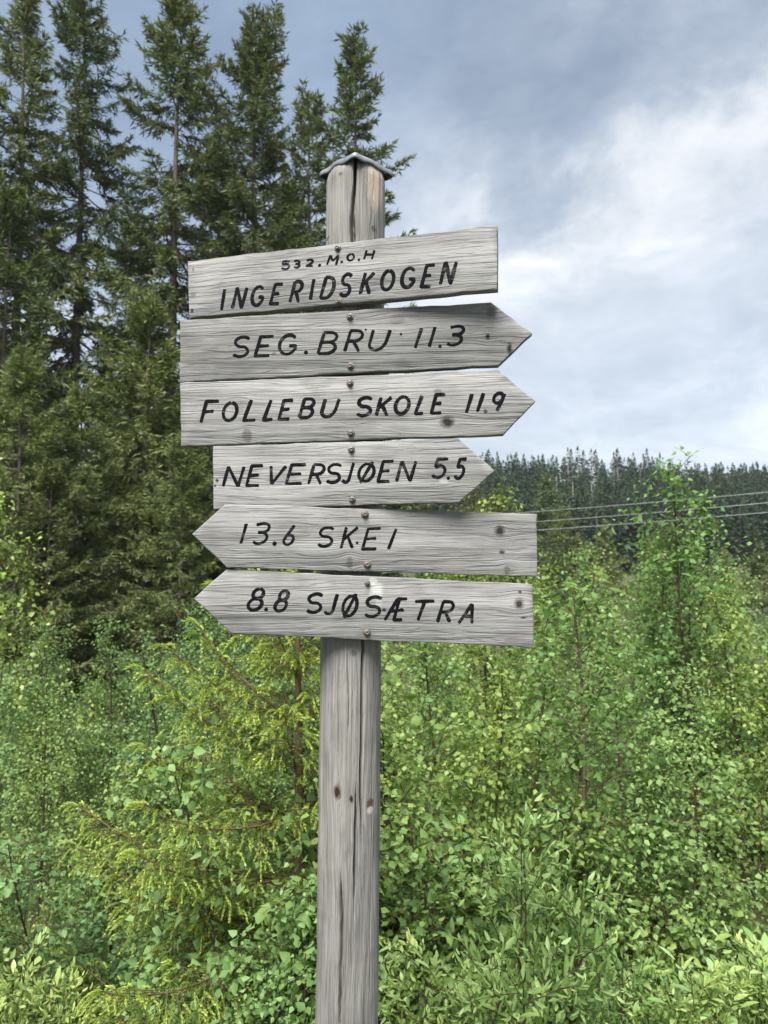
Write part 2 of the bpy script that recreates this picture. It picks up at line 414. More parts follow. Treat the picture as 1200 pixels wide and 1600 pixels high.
def build_post():
    rng = np.random.default_rng(4)
    ztop = at(556, 243, PY - PR).z
    zs = np.concatenate([np.linspace(-.25, at(550, 1640, PY).z, 12, endpoint=False), np.linspace(at(550, 1640, PY).z, ztop, 260)])
    ang = np.concatenate([np.linspace(-100, 100, 201), np.linspace(100, 260, 25)[1:-1]])      # 0 = facing the camera
    an = np.radians(ang); K = len(ang)
    # cracks: polylines of pixels with a half width in px and depth
    cracks = [([(556, 245), (553, 300), (549, 345), (550, 384)], 3.2, .030, 0), ([(553, 330), (555.5, 392)], 1.8, .016, 1),
              ([(585, 262), (584, 292), (583, 315)], 1.2, .006, 1),
              ([(568, 985), (566.5, 1080), (565, 1180), (564, 1240), (566, 1330)], 3.2, .032, 2),
              ([(556, 1215), (555, 1330), (552.5, 1445)], 2.6, .028, 1), ([(531, 1350), (534, 1440), (531, 1540), (530, 1660)], 2.7, .026, 1),
              ([(541, 1000), (545, 1090), (543, 1180)], 1.0, .006, 1), ([(529, 1000), (528, 1130), (530, 1300)], 1.0, .005, 1), ([(585, 1010), (583, 1200), (580, 1400), (577, 1600)], 1.0, .005, 1),
              ([(513, 1010), (512, 1200), (509, 1400)], .9, .004, 1)]
    Z, A = np.meshgrid(zs, an, indexing='ij')
    # rounded square-ish log
    R = PR * (1 + .010 * np.cos(4 * A + .5) + .006 * np.sin(3 * A + Z * 1.5) + .004 * np.sin(11 * A + 2 * np.sin(Z * 2)))
    fl = np.zeros_like(R)
    for k in range(14):
        a0 = rng.uniform(-1.7, 1.7); fl += -.0011 * rng.uniform(.4, 1) * np.exp(-((A - a0 - .05 * np.sin(Z * rng.uniform(1, 3) + k)) / .03) ** 2)
    R = R + fl + .0006 * np.sin(Z * 23 + 3 * np.sin(A * 5)) * np.sin(A * 9)
    for pts, hw, dep, mode in cracks:
        ps = [post_surface(*p) for p in pts]
        cz = np.array([p.z for p in ps]); ca = np.array([math.asin(max(-1, min(1, (p.x - axis_x(p.z)) / PR))) for p in ps])
        o = np.argsort(cz); cz, ca = cz[o], ca[o]
        cc = np.interp(Z, cz, ca) + .007 * np.sin(Z * 37) + .004 * np.sin(Z * 91)
        span = cz[-1] - cz[0]
        lo = sst(cz[0], cz[0] + min(.12, span * .35), Z) if mode else sst(cz[0] - .05, cz[0], Z)
        hi = sst(cz[-1], cz[-1] - min(.10, span * .3), Z) if mode == 1 else (Z <= cz[-1] + .05)
        wdt = (hw * .78 * .00145 / PR) * np.clip(lo * hi, 0, 1) + 1e-5
        R = R - dep * np.clip(lo * hi, 0, 1) * np.clip(2.6 * (1 - np.abs(A - cc) / (wdt * 1.15)), 0, 1)
    R = R * (1 - .085 * sst(ztop - .035, ztop - .004, Z))
    X = R * np.sin(A); Y = -R * np.cos(A)
    Zg = Z.copy()
    top = ztop + 0 * X
    Zg = np.minimum(Zg, top)
    axx = np.array([axis_x(v) for v in zs])[:, None]
    V = np.stack([X + axx - SO.x, Y, Zg - SO.z], -1).reshape(-1, 3)
    n = len(zs)
    i = np.arange(n - 1)[:, None] * K; j = np.arange(K)[None]; j2 = (j + 1) % K
    q = np.stack([i + j, i + j2, i + K + j2, i + K + j], -1).reshape(-1, 4)
    # top fan
    c = len(V); V = np.concatenate([V, [[axis_x(ztop) - SO.x, 0, ztop - SO.z]]])
    f = np.stack([np.arange(K) + (n - 1) * K, (np.arange(K) + 1) % K + (n - 1) * K, np.full(K, c)], 1)
    mk = []
    for px, py, rx, rz, colr, wp in [(527, 1238, 6, 11, (.045, .022, .014), 1), (549, 1249, 3, 6, (.03, .022, .02), 1), (578, 1257, 5, 9, (.055, .020, .012), 1), (578, 1266, 4, 5, (.5, .48, .44), 0),
                                     (553, 1020, 4, 5, (.08, .07, .065), 0), (532, 271, 3, 3, (.06, .055, .05), 0), (584, 357, 4, 5, (.05, .04, .035), 1), (586, 285, 12, 40, (.42, .34, .28), 0), (512, 372, 3, 3, (.06, .05, .05), 0)]:
        p = post_surface(px, py) - SO
        mk.append((p.x, p.z, rx * .00145, rz * .00145, colr, wp))
    m = wood_mat('post wood', 'Z', mk, 3.1, .95, .35, 1.7)
    link('post', mesh('post', V, [q, f]), m, sign)
build_post()

# ---- cap: square zinc sheet laid on the log corner-on, its rim hammered down round the top
def build_cap():
    hd = .0850; cz = at(557, 236.5, PY - hd).z; cx = axis_x(cz) + .0015
    K = 96; th = np.arange(K) * 2 * math.pi / K
    a = np.abs(((th + math.pi / 2) % (math.pi / 2)))          # angle from the nearest corner axis
    sq = hd * math.cos(math.pi / 4) / np.cos((th % (math.pi / 2)) - math.pi / 4)
    rad = np.minimum(np.maximum(sq, .0630), hd * .985)
    wav = .0010 * np.sin(th * 5 + .8) + .0005 * np.sin(th * 12 + 2)
    rows = []
    for f, dz in ((.05, .004), (.35, .0035), (.65, .0022), (.88, .0008), (.97, -.0006), (1.0, -.0032), (1.012, -.0086), (1.006, -.0135)):
        z = cz + dz + wav * f * f
        if f > .99: z = z + (dz * .12) * np.sin(th * 9 + 1.)
        rows.append(np.stack([cx - SO.x + rad * f * np.cos(th), rad * f * np.sin(th), z + 0 * th - SO.z], 1))
    V = np.concatenate(rows); R_ = len(rows)
    i = np.arange(R_ - 1)[:, None] * K; j = np.arange(K)[None]; j2 = (j + 1) % K
    q = np.stack([i + j, i + j2, i + K + j2, i + K + j], -1).reshape(-1, 4)
    o = link('metal_cap', mesh('metal_cap', V, [q, np.arange(K)[None, ::-1]]), M['zinc'], sign)
    md = o.modifiers.new('thick', 'SOLIDIFY'); md.thickness = .0012; md.offset = -1
build_cap()

# ---- stroke font (unit box, y up); '~' marks a smooth curve
ARC = lambda cx, cy, rx, ry, a0, a1, n=10: [(cx + rx * math.cos(math.radians(a0 + (a1 - a0) * i / n)), cy + ry * math.sin(math.radians(a0 + (a1 - a0) * i / n))) for i in range(n + 1)]
Sc = ARC(.52, .75, .46, .25, 35, 265, 9) + ARC(.48, .26, .46, .26, 85, -150, 9)
G = {
 'I': [[(.5, 0), (.5, 1)]], '1': [[(.5, 0), (.5, 1)]],
 'N': [[(0, 0), (.04, 1)], [(.04, 1), (.92, .0)], [(.92, 0), (1, 1)]],
 'G': [ARC(.52, .5, .52, .5, 45, 330, 16), [(1., .22), (.98, .44), (.58, .44)]],
 'E': [[(.95, 1), (.06, .98), (0, 0), (1, .02)], [(.03, .5), (.80, .53)]],
 'R': [[(0, 0), (.06, 1)], [(.02, 1)] + ARC(.5, .75, .48, .25, 90, -90, 10) + [(.05, .48)], [(.45, .48), (1, 0)]],
 'D': [[(0, 0), (.06, 1)], [(.0, 1), (.35, 1)] + ARC(.4, .5, .6, .5, 85, -85, 12) + [(.0, 0)]],
 'S': [Sc], 'K': [[(0, 0), (.05, 1)], [(1, 1), (.05, .42)], [(.32, .58), (.95, 0)]],
 'O': [ARC(.5, .5, .5, .5, 90, 450, 22)],
 'B': [[(0, 0), (.06, 1)], [(.02, 1)] + ARC(.5, .77, .42, .23, 90, -90, 9) + [(.05, .53)], [(.4, .53)] + ARC(.5, .27, .5, .27, 85, -90, 9) + [(0, 0)]],
 'U': [[(.02, 1), (.0, .35)] + ARC(.42, .3, .42, .30, 190, 330, 9) + [(.92, .35), (1., 1)]],
 'F': [[(1, 1), (.06, .98), (0, 0)], [(.03, .5), (.78, .53)]],
 'L': [[(.05, 1), (0, 0), (1, .03)]],
 'V': [[(0, 1), (.42, 0)], [(.42, 0), (1, 1)]],
 'J': [[(.95, 1), (.90, .2)] + ARC(.55, .16, .35, .16, -10, -130, 7) + [(.1, .1)]],
 'Ø': [ARC(.5, .5, .5, .44, 90, 450, 20), [(.22, -.02), (.78, 1.04)]],
 'T': [[(0, .98), (1, 1)], [(.5, .98), (.45, 0)]],
 'A': [[(0, 0), (.55, 1)], [(.55, 1), (1, 0)], [(.2, .36), (.86, .36)]],
 'Æ': [[(0, 0), (.46, 1)], [(1, 1), (.42, .99)], [(.56, .99), (.52, .0), (1, .02)], [(.2, .42), (.95, .48)]],
 'M': [[(0, 0), (.1, 1)], [(.1, 1), (.48, .42)], [(.48, .42), (.95, 1)], [(.95, 1), (.95, 0)]],
 'H': [[(0, 0), (.04, 1)], [(.96, 0), (1, 1)], [(.02, .5), (.98, .52)]],
 '5': [[(1, 1), (.18, .98), (.12, .55)], [(.12, .55), (.45, .64)] + ARC(.48, .32, .5, .32, 80, -150, 11)],
 '3': [[(.0, .92)] + ARC(.5, .77, .44, .23, 110, -85, 9) + [(.25, .54)], [(.25, .54)] + ARC(.48, .27, .5, .28, 85, -140, 10)],
 '2': [ARC(.5, .72, .45, .28, 160, -20, 9) + [(.6, .35), (.0, .02), (1., .04)]],
 '6': [[(.62, 1), (.22, .55), (.02, .28)] + ARC(.48, .25, .48, .25, 175, 480, 14)],
 '9': [ARC(.48, .72, .48, .28, 20, 340, 14), [(.98, .98), (.96, .6), (.72, 0)]],
 '8': [ARC(.52, .76, .38, .24, 90, 450, 16), ARC(.5, .26, .5, .28, 90, 450, 18)],
}

def smooth_poly(pts, step):
    P = np.array(pts, float)
    d = np.concatenate([[0], np.cumsum(np.linalg.norm(np.diff(P, axis=0), axis=1))])
    n = max(2, int(d[-1] / step) + 1)
    t = np.linspace(0, d[-1], n)
    return np.stack([np.interp(t, d, P[:, k]) for k in range(2)], 1)

def build_board(poly, yaw, texts, screws, marks, seed, tone, th=.023, label=None):
    yaw = math.radians(yaw)
    n = Vector((-math.sin(yaw), -math.cos(yaw), 0)); ex = Vector((math.cos(yaw), -math.sin(yaw), 0))
    zc = sum(at(*p, PY).z for p in poly) / len(poly)
    A = Vector((axis_x(zc), PY, zc)); dist = PR + th - .001
    def hit(px, py):
        r = ray(px, py); t = ((A + n * dist) - EYE).dot(n) / r.dot(n); return EYE + r * t
    org = hit(sum(p[0] for p in poly) / len(poly), sum(p[1] for p in poly) / len(poly))
    def loc(px, py):
        d = hit(px, py) - org; return np.array([d.dot(ex), d.z])
    # outline
    rng = np.random.default_rng(int(seed * 10))
    L = [loc(*p) for p in poly]; m = len(L)
    ring = []
    for i in range(m):
        a, b = L[i], L[(i + 1) % m]; k = max(2, int(np.linalg.norm(b - a) / .018))
        nv = np.array([(b - a)[1], -(b - a)[0]]); nv /= np.linalg.norm(nv)
        ph = rng.uniform(0, 9, 3)
        for q in range(k):
            t = q / k; s = t * np.linalg.norm(b - a)
            off = .0006 * (math.sin(s * 23 + ph[0]) + .7 * math.sin(s * 61 + ph[1])) + rng.normal(0, .00035)
            if q == 0: off = 0
            ring.append(a + (b - a) * t + nv * off)
    ring = np.array(ring); N = len(ring)
    tg = np.roll(ring, -1, 0) - np.roll(ring, 1, 0); tg /= np.linalg.norm(tg, axis=1, keepdims=True)
    cen = ring.mean(0); inn = np.stack([-tg[:, 1], tg[:, 0]], 1)
    inn *= np.sign(np.sum(inn * (cen - ring), 1, keepdims=True))
    b = .0022
    lay = [(ring + inn * b, 0.), (ring + inn * b * .3, b * .3), (ring, b), (ring, th - b), (ring + inn * b, th)]
    V = np.concatenate([np.stack([r[:, 0], np.full(N, d), r[:, 1]], 1) for r, d in lay])
    fs = []
    for k in range(len(lay) - 1):
        i = np.arange(N); j = (i + 1) % N
        fs.append(np.stack([k * N + i, k * N + j, (k + 1) * N + j, (k + 1) * N + i], 1))
    fs = [np.concatenate(fs), np.arange(N)[None, ::-1], (np.arange(N) + 4 * N)[None]]
    mk = []
    for px, py, rx, rz, c, wp in marks:
        q = loc(px, py); e_ = 1.22 if wp else 1.; mk.append((q[0], q[1], rx * .00143 * e_, rz * .00143 * e_, c, wp))
    mat = wood_mat('board wood', 'X', mk, seed, tone)
    o = link('sign_board', mesh('sign_board', V, fs), mat, sign)
    o.matrix_local = Matrix.Translation(org - SO) @ Matrix.Rotation(-yaw, 4, 'Z')
    if label: o['label'] = label
    # slope of the board in the picture, for the baseline of the letters
    # lettering
    words = []
    for tline, hw_px in texts:
        prev = None
        for e in sorted(tline, key=lambda e: e[1]):
            a_, b_ = (e[1] - e[2], e[1] + e[2]) if e[0] == '.' else (e[1], e[2])
            if prev is None or a_ - prev > 17: words.append(([], hw_px * 1.05))
            words[-1][0].append(e); prev = max(prev or 0, b_) if prev and a_ - prev <= 17 else b_
    for tline, hw_px in words:
        tv, tf, cnt, kk = [], [], 0, 0
        for ch, x0, x1, y0, y1 in tline:
            if ch == '.':
                c = loc(x0, y0); r = x1 * .00143
                th_ = np.arange(10) * 2 * math.pi / 10
                rr = r * (1 + rng.normal(0, .08, 10))
                vv = np.concatenate([[[c[0], -.0009, c[1]]], np.stack([c[0] + rr * np.cos(th_), np.full(10, -.0002), c[1] + rr * np.sin(th_)], 1)])
                tv.append(vv); tf.append(np.stack([np.zeros(10, int), 1 + (np.arange(10) + 1) % 10, 1 + np.arange(10)], 1) + cnt); cnt += 11
                continue
            w, h = x1 - x0, y1 - y0
            strokes = G[ch]
            sh = .24 if ch not in 'OGSØ' else .16
            if ch in '532' and h < 25: sh = .10
            if ch in 'I1': sh = .001
            T = []
            for s_ in strokes:
                T.append(np.array([(gx * max(w - sh * h, w * .35) + sh * h * gy, gy * h) for gx, gy in s_], float))
            if ch in 'I1': T = [np.array([(0, 0), (max(w - 5.5, 3), h)], float)]
            al = np.concatenate(T); mn, mx = al.min(0), al.max(0)
            hw = hw_px / 2
            for s_ in T:
                q = (s_ - mn) / np.maximum(mx - mn, 1e-6)
                xs = x0 + hw + q[:, 0] * (w - 2 * hw); ysx = y1 - hw - q[:, 1] * (h - 2 * hw)
                pl = smooth_poly(np.stack([xs, ysx], 1), .9)
                P = np.array([loc(*p) for p in pl])
                P = P + rng.normal(0, .00016, P.shape)
                Tn = np.gradient(P, axis=0); Tn /= np.maximum(np.linalg.norm(Tn, axis=1, keepdims=True), 1e-9)
                Nn = np.stack([-Tn[:, 1], Tn[:, 0]], 1)
                k = len(P); s = np.linspace(0, 1, k)
                ww = hw * .00143 * (1 + .10 * np.sin(s * 5 + rng.uniform(0, 6)) + rng.normal(0, .035, k))
                dd = np.arange(k) * .00128; e = np.minimum(dd, dd[::-1]) / (hw * .00143)       # round ends
                ww = ww * np.sqrt(np.clip(1 - (1 - np.clip(e + .30, 0, 1)) ** 2, .0, 1))
                kk += 1; hz = .0003 + .00004 * kk
                a = np.stack([(P + Nn * ww[:, None])[:, 0], np.full(k, -.00005), (P + Nn * ww[:, None])[:, 1]], 1)
                c = np.stack([P[:, 0], np.full(k, -hz), P[:, 1]], 1)
                d = np.stack([(P - Nn * ww[:, None])[:, 0], np.full(k, -.00005), (P - Nn * ww[:, None])[:, 1]], 1)
                tv.append(np.concatenate([a, c, d])); i = np.arange(k - 1)
                tf.append(np.concatenate([np.stack([i, i + 1, k + i + 1, k + i], 1), np.stack([k + i, k + i + 1, 2 * k + i + 1, 2 * k + i], 1)]) + cnt); cnt += 3 * k
        q4 = [f for f in tf if f.shape[1] == 4]; t3 = [f for f in tf if f.shape[1] == 3]
        link('lettering', mesh('lettering', np.concatenate(tv), [np.concatenate(q4)] + ([np.concatenate(t3)] if t3 else [])), M['paint'], o)
    # screws: washer rim, hexagon head, dimple
    for px, py, r_px, mt in screws:
        c = loc(px, py); r = r_px * .00143; K = 18
        prof = [(1.0, .0), (1.0, -.0016), (.86, -.0030), (.80, -.0030)]
        rows = []
        th_ = np.arange(K) * 2 * math.pi / K
        for f, d in prof: rows.append(np.stack([c[0] + r * f * np.cos(th_), np.full(K, d), c[1] + r * f * np.sin(th_)], 1))
        hx = .62 / np.cos(((th_ + .3 + seed) % (math.pi / 3)) - math.pi / 6) * .9
        for f, d in ((1., -.0030), (1., -.0068), (.86, -.0078), (.38, -.0078), (.30, -.0062)): rows.append(np.stack([c[0] + r * f * hx * np.cos(th_), np.full(K, d), c[1] + r * f * hx * np.sin(th_)], 1))
        V = np.concatenate(rows); R_ = len(rows)
        i = np.arange(R_ - 1)[:, None] * K; j = np.arange(K)[None]; j2 = (j + 1) % K
        q = np.stack([i + j, i + j2, i + K + j2, i + K + j], -1).reshape(-1, 4)
        link('screw', mesh('screw', V, [q, ((R_ - 1) * K + np.arange(K))[None]]), M[mt], o)

DK = (.040, .036, .034); GR = (.095, .088, .082); PALE = (.36, .38, .35); SMUDGE = (.15, .145, .15)
build_board([(293, 408), (777, 351), (777, 452), (295, 497)], 14,
    [([('5', 438, 455, 406, 422.5), ('3', 457.5, 470, 405.5, 420), ('2', 476, 491, 404, 417.5), ('.', 499.5, 2.6, 414.5, 0), ('M', 509, 531, 397, 416), ('.', 534, 2.2, 409.5, 0),
       ('O', 541, 555, 395, 409), ('.', 561, 2.2, 406, 0), ('H', 567, 587, 389, 407)], 3.6),
     ([('I', 343, 354, 449, 488), ('N', 360, 389, 446, 485), ('G', 391, 414, 445, 480), ('E', 419.5, 445, 441, 478), ('R', 450, 475, 437, 475), ('I', 482, 493.5, 433, 471),
       ('D', 497.5, 525, 430.5, 469), ('S', 529, 552.5, 425.5, 465), ('K', 560, 588, 423, 462), ('O', 593.5, 618, 420, 456), ('G', 625, 650, 416, 452), ('E', 655.5, 682.5, 411, 451), ('N', 685, 716, 406, 447)], 5.6)],
    [(528, 388, 5.2, 'screw'), (529, 471.5, 5, 'rust')],
    [(302, 461, 4, 3, GR, 1), (300, 486, 3, 4, DK, 0), (302, 421, 2, 4, GR, 0), (690, 372, 26, 9, SMUDGE, 0), (340, 413, 30, 8, (.2, .195, .19), 0)], 1.3, .98,
    label='top board without a point, two lines of lettering')
build_board([(281, 500), (767, 472), (832, 521), (779, 571), (281, 597)], 5,
    [([('S', 362, 392.5, 524, 560), ('E', 396, 430, 523, 559), ('G', 434, 464.5, 521, 556), ('.', 478, 3.2, 551, 0), ('B', 494, 529, 517, 555), ('R', 536, 569, 514, 551.5), ('U', 574.5, 612.5, 513, 549.5),
       ('.', 626.5, 2.0, 522, 0), ('.', 571.5, 1.8, 515, 0), ('1', 646, 661.5, 510, 546.5), ('1', 668, 682.5, 508.5, 544.5), ('.', 687.5, 2.8, 541, 0), ('3', 696, 727, 507, 542)], 5.0)],
    [(547, 495, 5.4, 'screw'), (548, 572, 5.6, 'rust')],
    [(620, 499, 10, 6, GR, 1), (768, 488, 6, 6, GR, 1), (762, 526, 3, 4, DK, 1), (796, 545, 4, 10, DK, 0), (428, 553, 4, 3, GR, 0), (600, 500, 30, 4, SMUDGE, 0)], 2.7, .95,
    label='second board from the top, pointed at the right end')
build_board([(281, 598), (779, 578), (837, 627), (787, 679), (282, 697)], 4,
    [([('F', 311, 345, 624, 663), ('O', 346, 373, 626.5, 660), ('L', 378, 402, 622, 660), ('L', 409, 428.5, 622, 659), ('E', 433, 461, 622.5, 658), ('B', 464.5, 493.5, 620.5, 655.5), ('U', 500, 533, 620.5, 654),
       ('S', 555, 584, 618.5, 652.5), ('K', 585, 615, 618, 652.5), ('O', 615, 642, 617, 649.5), ('L', 646, 664, 615.5, 649.5), ('E', 671, 698.5, 613.5, 648.5), ('1', 726, 740.5, 612.5, 647.5), ('1', 743, 758.5, 611.5, 646),
       ('.', 758.7, 3.0, 642.5, 0), ('9', 768.5, 791, 611.5, 645)], 5.4)],
    [(547, 599, 5.4, 'screw'), (548.5, 677, 5.6, 'screw')],
    [(699, 659, 9, 7.5, DK, 1), (386, 681, 6, 9, GR, 1), (376, 634, 5, 7, SMUDGE, 1), (684, 611, 6, 3, GR, 0), (640, 636, 60, 9, (.20, .198, .2), 0), (460, 640, 55, 6, (.22, .218, .22), 0)], 3.9, 1.04,
    label='third board from the top, pointed at the right end')
build_board([(333, 697), (716, 685), (773, 735), (718, 785), (333, 796)], 3,
    [([('N', 346, 384, 726.5, 762.5), ('E', 382.5, 413.5, 725, 761.5), ('V', 421, 449.5, 725.5, 759), ('E', 444.5, 480.5, 723.5, 758.5), ('R', 479.5, 509, 723.5, 758.5), ('S', 508, 535.5, 723, 756.5), ('J', 532, 555, 720.5, 756),
       ('Ø', 558, 587, 719, 757), ('E', 588, 617.5, 718, 755), ('N', 617, 652.5, 718, 754.5), ('5', 673, 703, 714.5, 749), ('.', 700.5, 2.8, 747, 0), ('5', 708.5, 732, 714.5, 750)], 4.8)],
    [(549, 702.5, 5.4, 'screw'), (550.5, 780.5, 5.4, 'screw')],
    [(339, 751, 3, 3, DK, 0), (336, 759, 2, 2, DK, 0), (352, 737, 9, 13, SMUDGE, 0), (686, 737, 20, 7, SMUDGE, 0), (440, 745, 22, 8, SMUDGE, 1), (693, 752, 8, 3, PALE, 0)], 5.2, 1.06,
    label='short board in the middle, pointed at the right end')
build_board([(300, 834), (352, 788), (839, 803), (840, 901), (354, 887)], -5,
    [([('1', 374, 387.5, 815.5, 851.5), ('3', 393, 423, 815.5, 851.5), ('.', 429, 3.4, 849.5, 0), ('6', 441, 462.5, 818.5, 853.5), ('S', 495, 523.5, 822, 856), ('K', 530.5, 561.5, 821.5, 859), ('.', 558, 2.2, 848, 0),
       ('E', 564, 597, 823.5, 860.5), ('I', 604.5, 621.5, 824, 860.5)], 4.4)],
    [(570, 803.5, 5.8, 'rust'), (574, 882, 5.8, 'rust')],
    [(781, 830, 6.5, 7, DK, 1), (784, 862, 4, 3.5, DK, 1), (792, 891, 3.5, 6, GR, 1), (546, 880, 4, 8, GR, 1), (705, 860, 90, 2.5, (.16, .155, .15), 0)], 6.6, 1.02,
    label='fifth board from the top, pointed at the left end')
build_board([(303, 935), (354, 889.5), (832, 913), (834, 1012), (361, 990)], -4,
    [([('8', 385, 414.5, 917.5, 956), ('.', 416, 3.0, 952.5, 0), ('8', 427, 453, 920.5, 957.5), ('S', 477, 506.5, 925.5, 959.5), ('J', 504, 530, 925.5, 961.5), ('Ø', 533, 560.5, 925, 968), ('S', 568, 598.5, 930, 966),
       ('Æ', 598.5, 639, 933, 971.5), ('T', 646, 681.5, 936.5, 971.5), ('R', 681, 711, 937.5, 974.5), ('A', 714, 740.5, 941, 976.5)], 5.0)],
    [(574, 911, 4.2, 'rust'), (573.5, 988, 5.8, 'rust')],
    [(811, 943, 6, 7, DK, 1), (812.5, 925, 3, 2.5, DK, 0), (818, 965, 5, 2, DK, 0), (588, 922, 10, 11, PALE, 0), (583, 908, 6, 5, PALE, 0), (592, 942, 5, 6, (.25, .26, .27), 0), (800, 1000, 9, 4, SMUDGE, 1), (600, 953, 3, 3, DK, 0)], 8.1, .97,
    label='lowest board, pointed at the left end, with a pale smear')

# ------------------------------------------------------------------ vegetation generators
def rot_about(v, k, a):
    return v * math.cos(a) + np.cross(k, v) * math.sin(a) + k * np.dot(k, v) * (1 - math.cos(a))

def gen_spruce(name, seed, Ht, Rad, cb, dens=1., gap=.2, droop=.5, spray=.21, dead=8, fork=False, sparse_top=1.):
    """tall spruce: trunk mesh (with limbs) and crown mesh"""
    rng = np.random.default_rng(seed)
    tb = Tubes(); kt = Kites()
    nz = 16; zz = np.linspace(-.15, Ht, nz)
    bend = np.cumsum(rng.normal(0, .03, (nz, 2)), 0) * np.linspace(0, 1, nz)[:, None]
    TP = np.stack([bend[:, 0], bend[:, 1], zz], 1)
    tb.add(TP, np.maximum(.0105 * Ht * (1 - zz / Ht * .97), .012), 7)
    def trunk(z): return np.array([np.interp(z, zz, TP[:, 0]), np.interp(z, zz, TP[:, 1]), z])
    z = cb; lev = 0
    tops = [(0., 0., Ht)]
    phase = rng.uniform(0, 6)
    lph = rng.uniform(0, 6.28, 4)
    def lobes(z, az): return 1 + .22 * math.sin(z * 2.3 + lph[0]) * math.sin(az + lph[1]) + .16 * math.sin(z * 4.1 + lph[2] + az)
    while z < Ht - .12:
        t = (z - cb) / (Ht - cb)
        nb = int(round((6 if t < .75 else 5) * dens))
        a0 = rng.uniform(0, 6.28)
        for k in range(nb):
            az = a0 + 6.283 * k / nb + rng.normal(0, .25)
            # clumpy gaps through the crown
            gn = math.sin(az * 2 + z * 1.1 + phase) * .5 + math.sin(az - z * .63 + phase * 2) * .5
            if rng.random() < gap * (1 + 1.1 * gn) * (sparse_top if t > .5 else 1): continue
            ln = Rad * ((1 - t) ** .62) * rng.uniform(.50, 1.18) * (1 + .25 * gn) * lobes(z, az) + .20
            if t < .15: ln *= .65 + t * 2.3
            el = np.interp(t, [0, .35, .75, 1], [-.42, -.12, .30, .95]) + rng.normal(0, .12)
            m = 7; s = np.linspace(0, 1, m)
            out = np.array([math.cos(az), math.sin(az), 0.])
            sag = -droop * ln * .22 * np.sin(s * math.pi * .75) * (1 - t * .7)
            upt = .16 * ln * s ** 3
            P = trunk(z + rng.normal(0, .05))[None] + out[None] * (ln * s * math.cos(el))[:, None]
            P[:, 2] += ln * s * math.sin(el) + sag + upt
            P[:, :2] += np.cumsum(rng.normal(0, .02 * ln, (m, 2)), 0) * s[:, None]
            tb.add(P, np.linspace(.007 + .009 * ln, .004, m), 3)
            # side twigs
            nt = max(6, int(ln / .036))
            sv = np.sort(rng.uniform(.12 if ln < 1 else .22, 1., nt))
            base = np.stack([np.interp(sv, s, P[:, q]) for q in range(3)], 1)
            tan = np.stack([np.interp(sv, s, np.gradient(P[:, q], s)) for q in range(3)], 1); tan = nrm(tan)
            sd = np.cross(tan, [0, 0, 1.]); sd = nrm(sd)
            sg = np.where(np.arange(nt) % 2 == 0, 1., -1.)[:, None]
            tl = (.16 + .34 * ln * (1 - sv) ** .8 * .8) * rng.uniform(.55, 1.2, nt)
            tl = np.minimum(tl, .62)
            hang = rng.uniform(.0, 1., nt) * droop * (1.1 - t)
            D = nrm(tan * rng.uniform(.45, 1.0, (nt, 1)) + sd * sg * rng.uniform(.5, 1., (nt, 1)) + np.array([[0, 0, -1.]]) * hang[:, None] * 1.2 + rng.normal(0, .12, (nt, 3)))
            for f in (0., .34, .68):
                ok = tl * (1 - f) > .07
                if not ok.any(): continue
                c = ok.sum()
                b2 = base[ok] + D[ok] * (tl[ok] * f)[:, None] + np.array([[0, 0, -1.]]) * (tl[ok] * f * f * .35 * droop)[:, None]
                for r in range(3 if f else 2):
                    dd = nrm(D[ok] + rng.normal(0, .42, (c, 3)) + np.array([[0, 0, -.25 * droop]]))
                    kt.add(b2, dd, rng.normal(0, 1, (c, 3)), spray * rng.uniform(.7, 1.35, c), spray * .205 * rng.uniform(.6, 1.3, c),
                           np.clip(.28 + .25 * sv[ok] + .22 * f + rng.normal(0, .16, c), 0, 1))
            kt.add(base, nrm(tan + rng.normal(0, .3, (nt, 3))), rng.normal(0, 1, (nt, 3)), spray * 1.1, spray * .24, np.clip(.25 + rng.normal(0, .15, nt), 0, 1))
        z += (.30 if t < .8 else .22) * rng.uniform(.75, 1.25); lev += 1
    # leader
    nl = 26; zl = np.linspace(Ht - .9, Ht, nl)
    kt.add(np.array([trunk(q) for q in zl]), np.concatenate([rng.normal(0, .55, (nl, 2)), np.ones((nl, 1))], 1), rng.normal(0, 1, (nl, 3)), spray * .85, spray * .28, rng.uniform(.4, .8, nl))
    if fork:
        f0 = trunk(Ht - 2.1); f1 = f0 + np.array([.55, .1, 2.35])
        PP = f0[None] + (f1 - f0)[None] * np.linspace(0, 1, 8)[:, None]; PP[:, 0] += .18 * np.sin(np.linspace(0, 3.14, 8))
        tb.add(PP, np.linspace(.05, .012, 8), 5)
        for q in range(220):
            s = rng.uniform(.15, 1); b = f0 + (f1 - f0) * s + np.array([.18 * math.sin(s * 3.14), 0, 0]); r = .62 * (1 - s) + .12
            az = rng.uniform(0, 6.28); o = np.array([math.cos(az), math.sin(az), .5])
            e = b + o * r * rng.uniform(.2, 1)
            kt.add(e[None] + rng.normal(0, .04, (3, 3)), o[None] + rng.normal(0, .5, (3, 3)), rng.normal(0, 1, (3, 3)), spray, spray * .3, np.clip(rng.normal(.45, .18, 3), 0, 1))
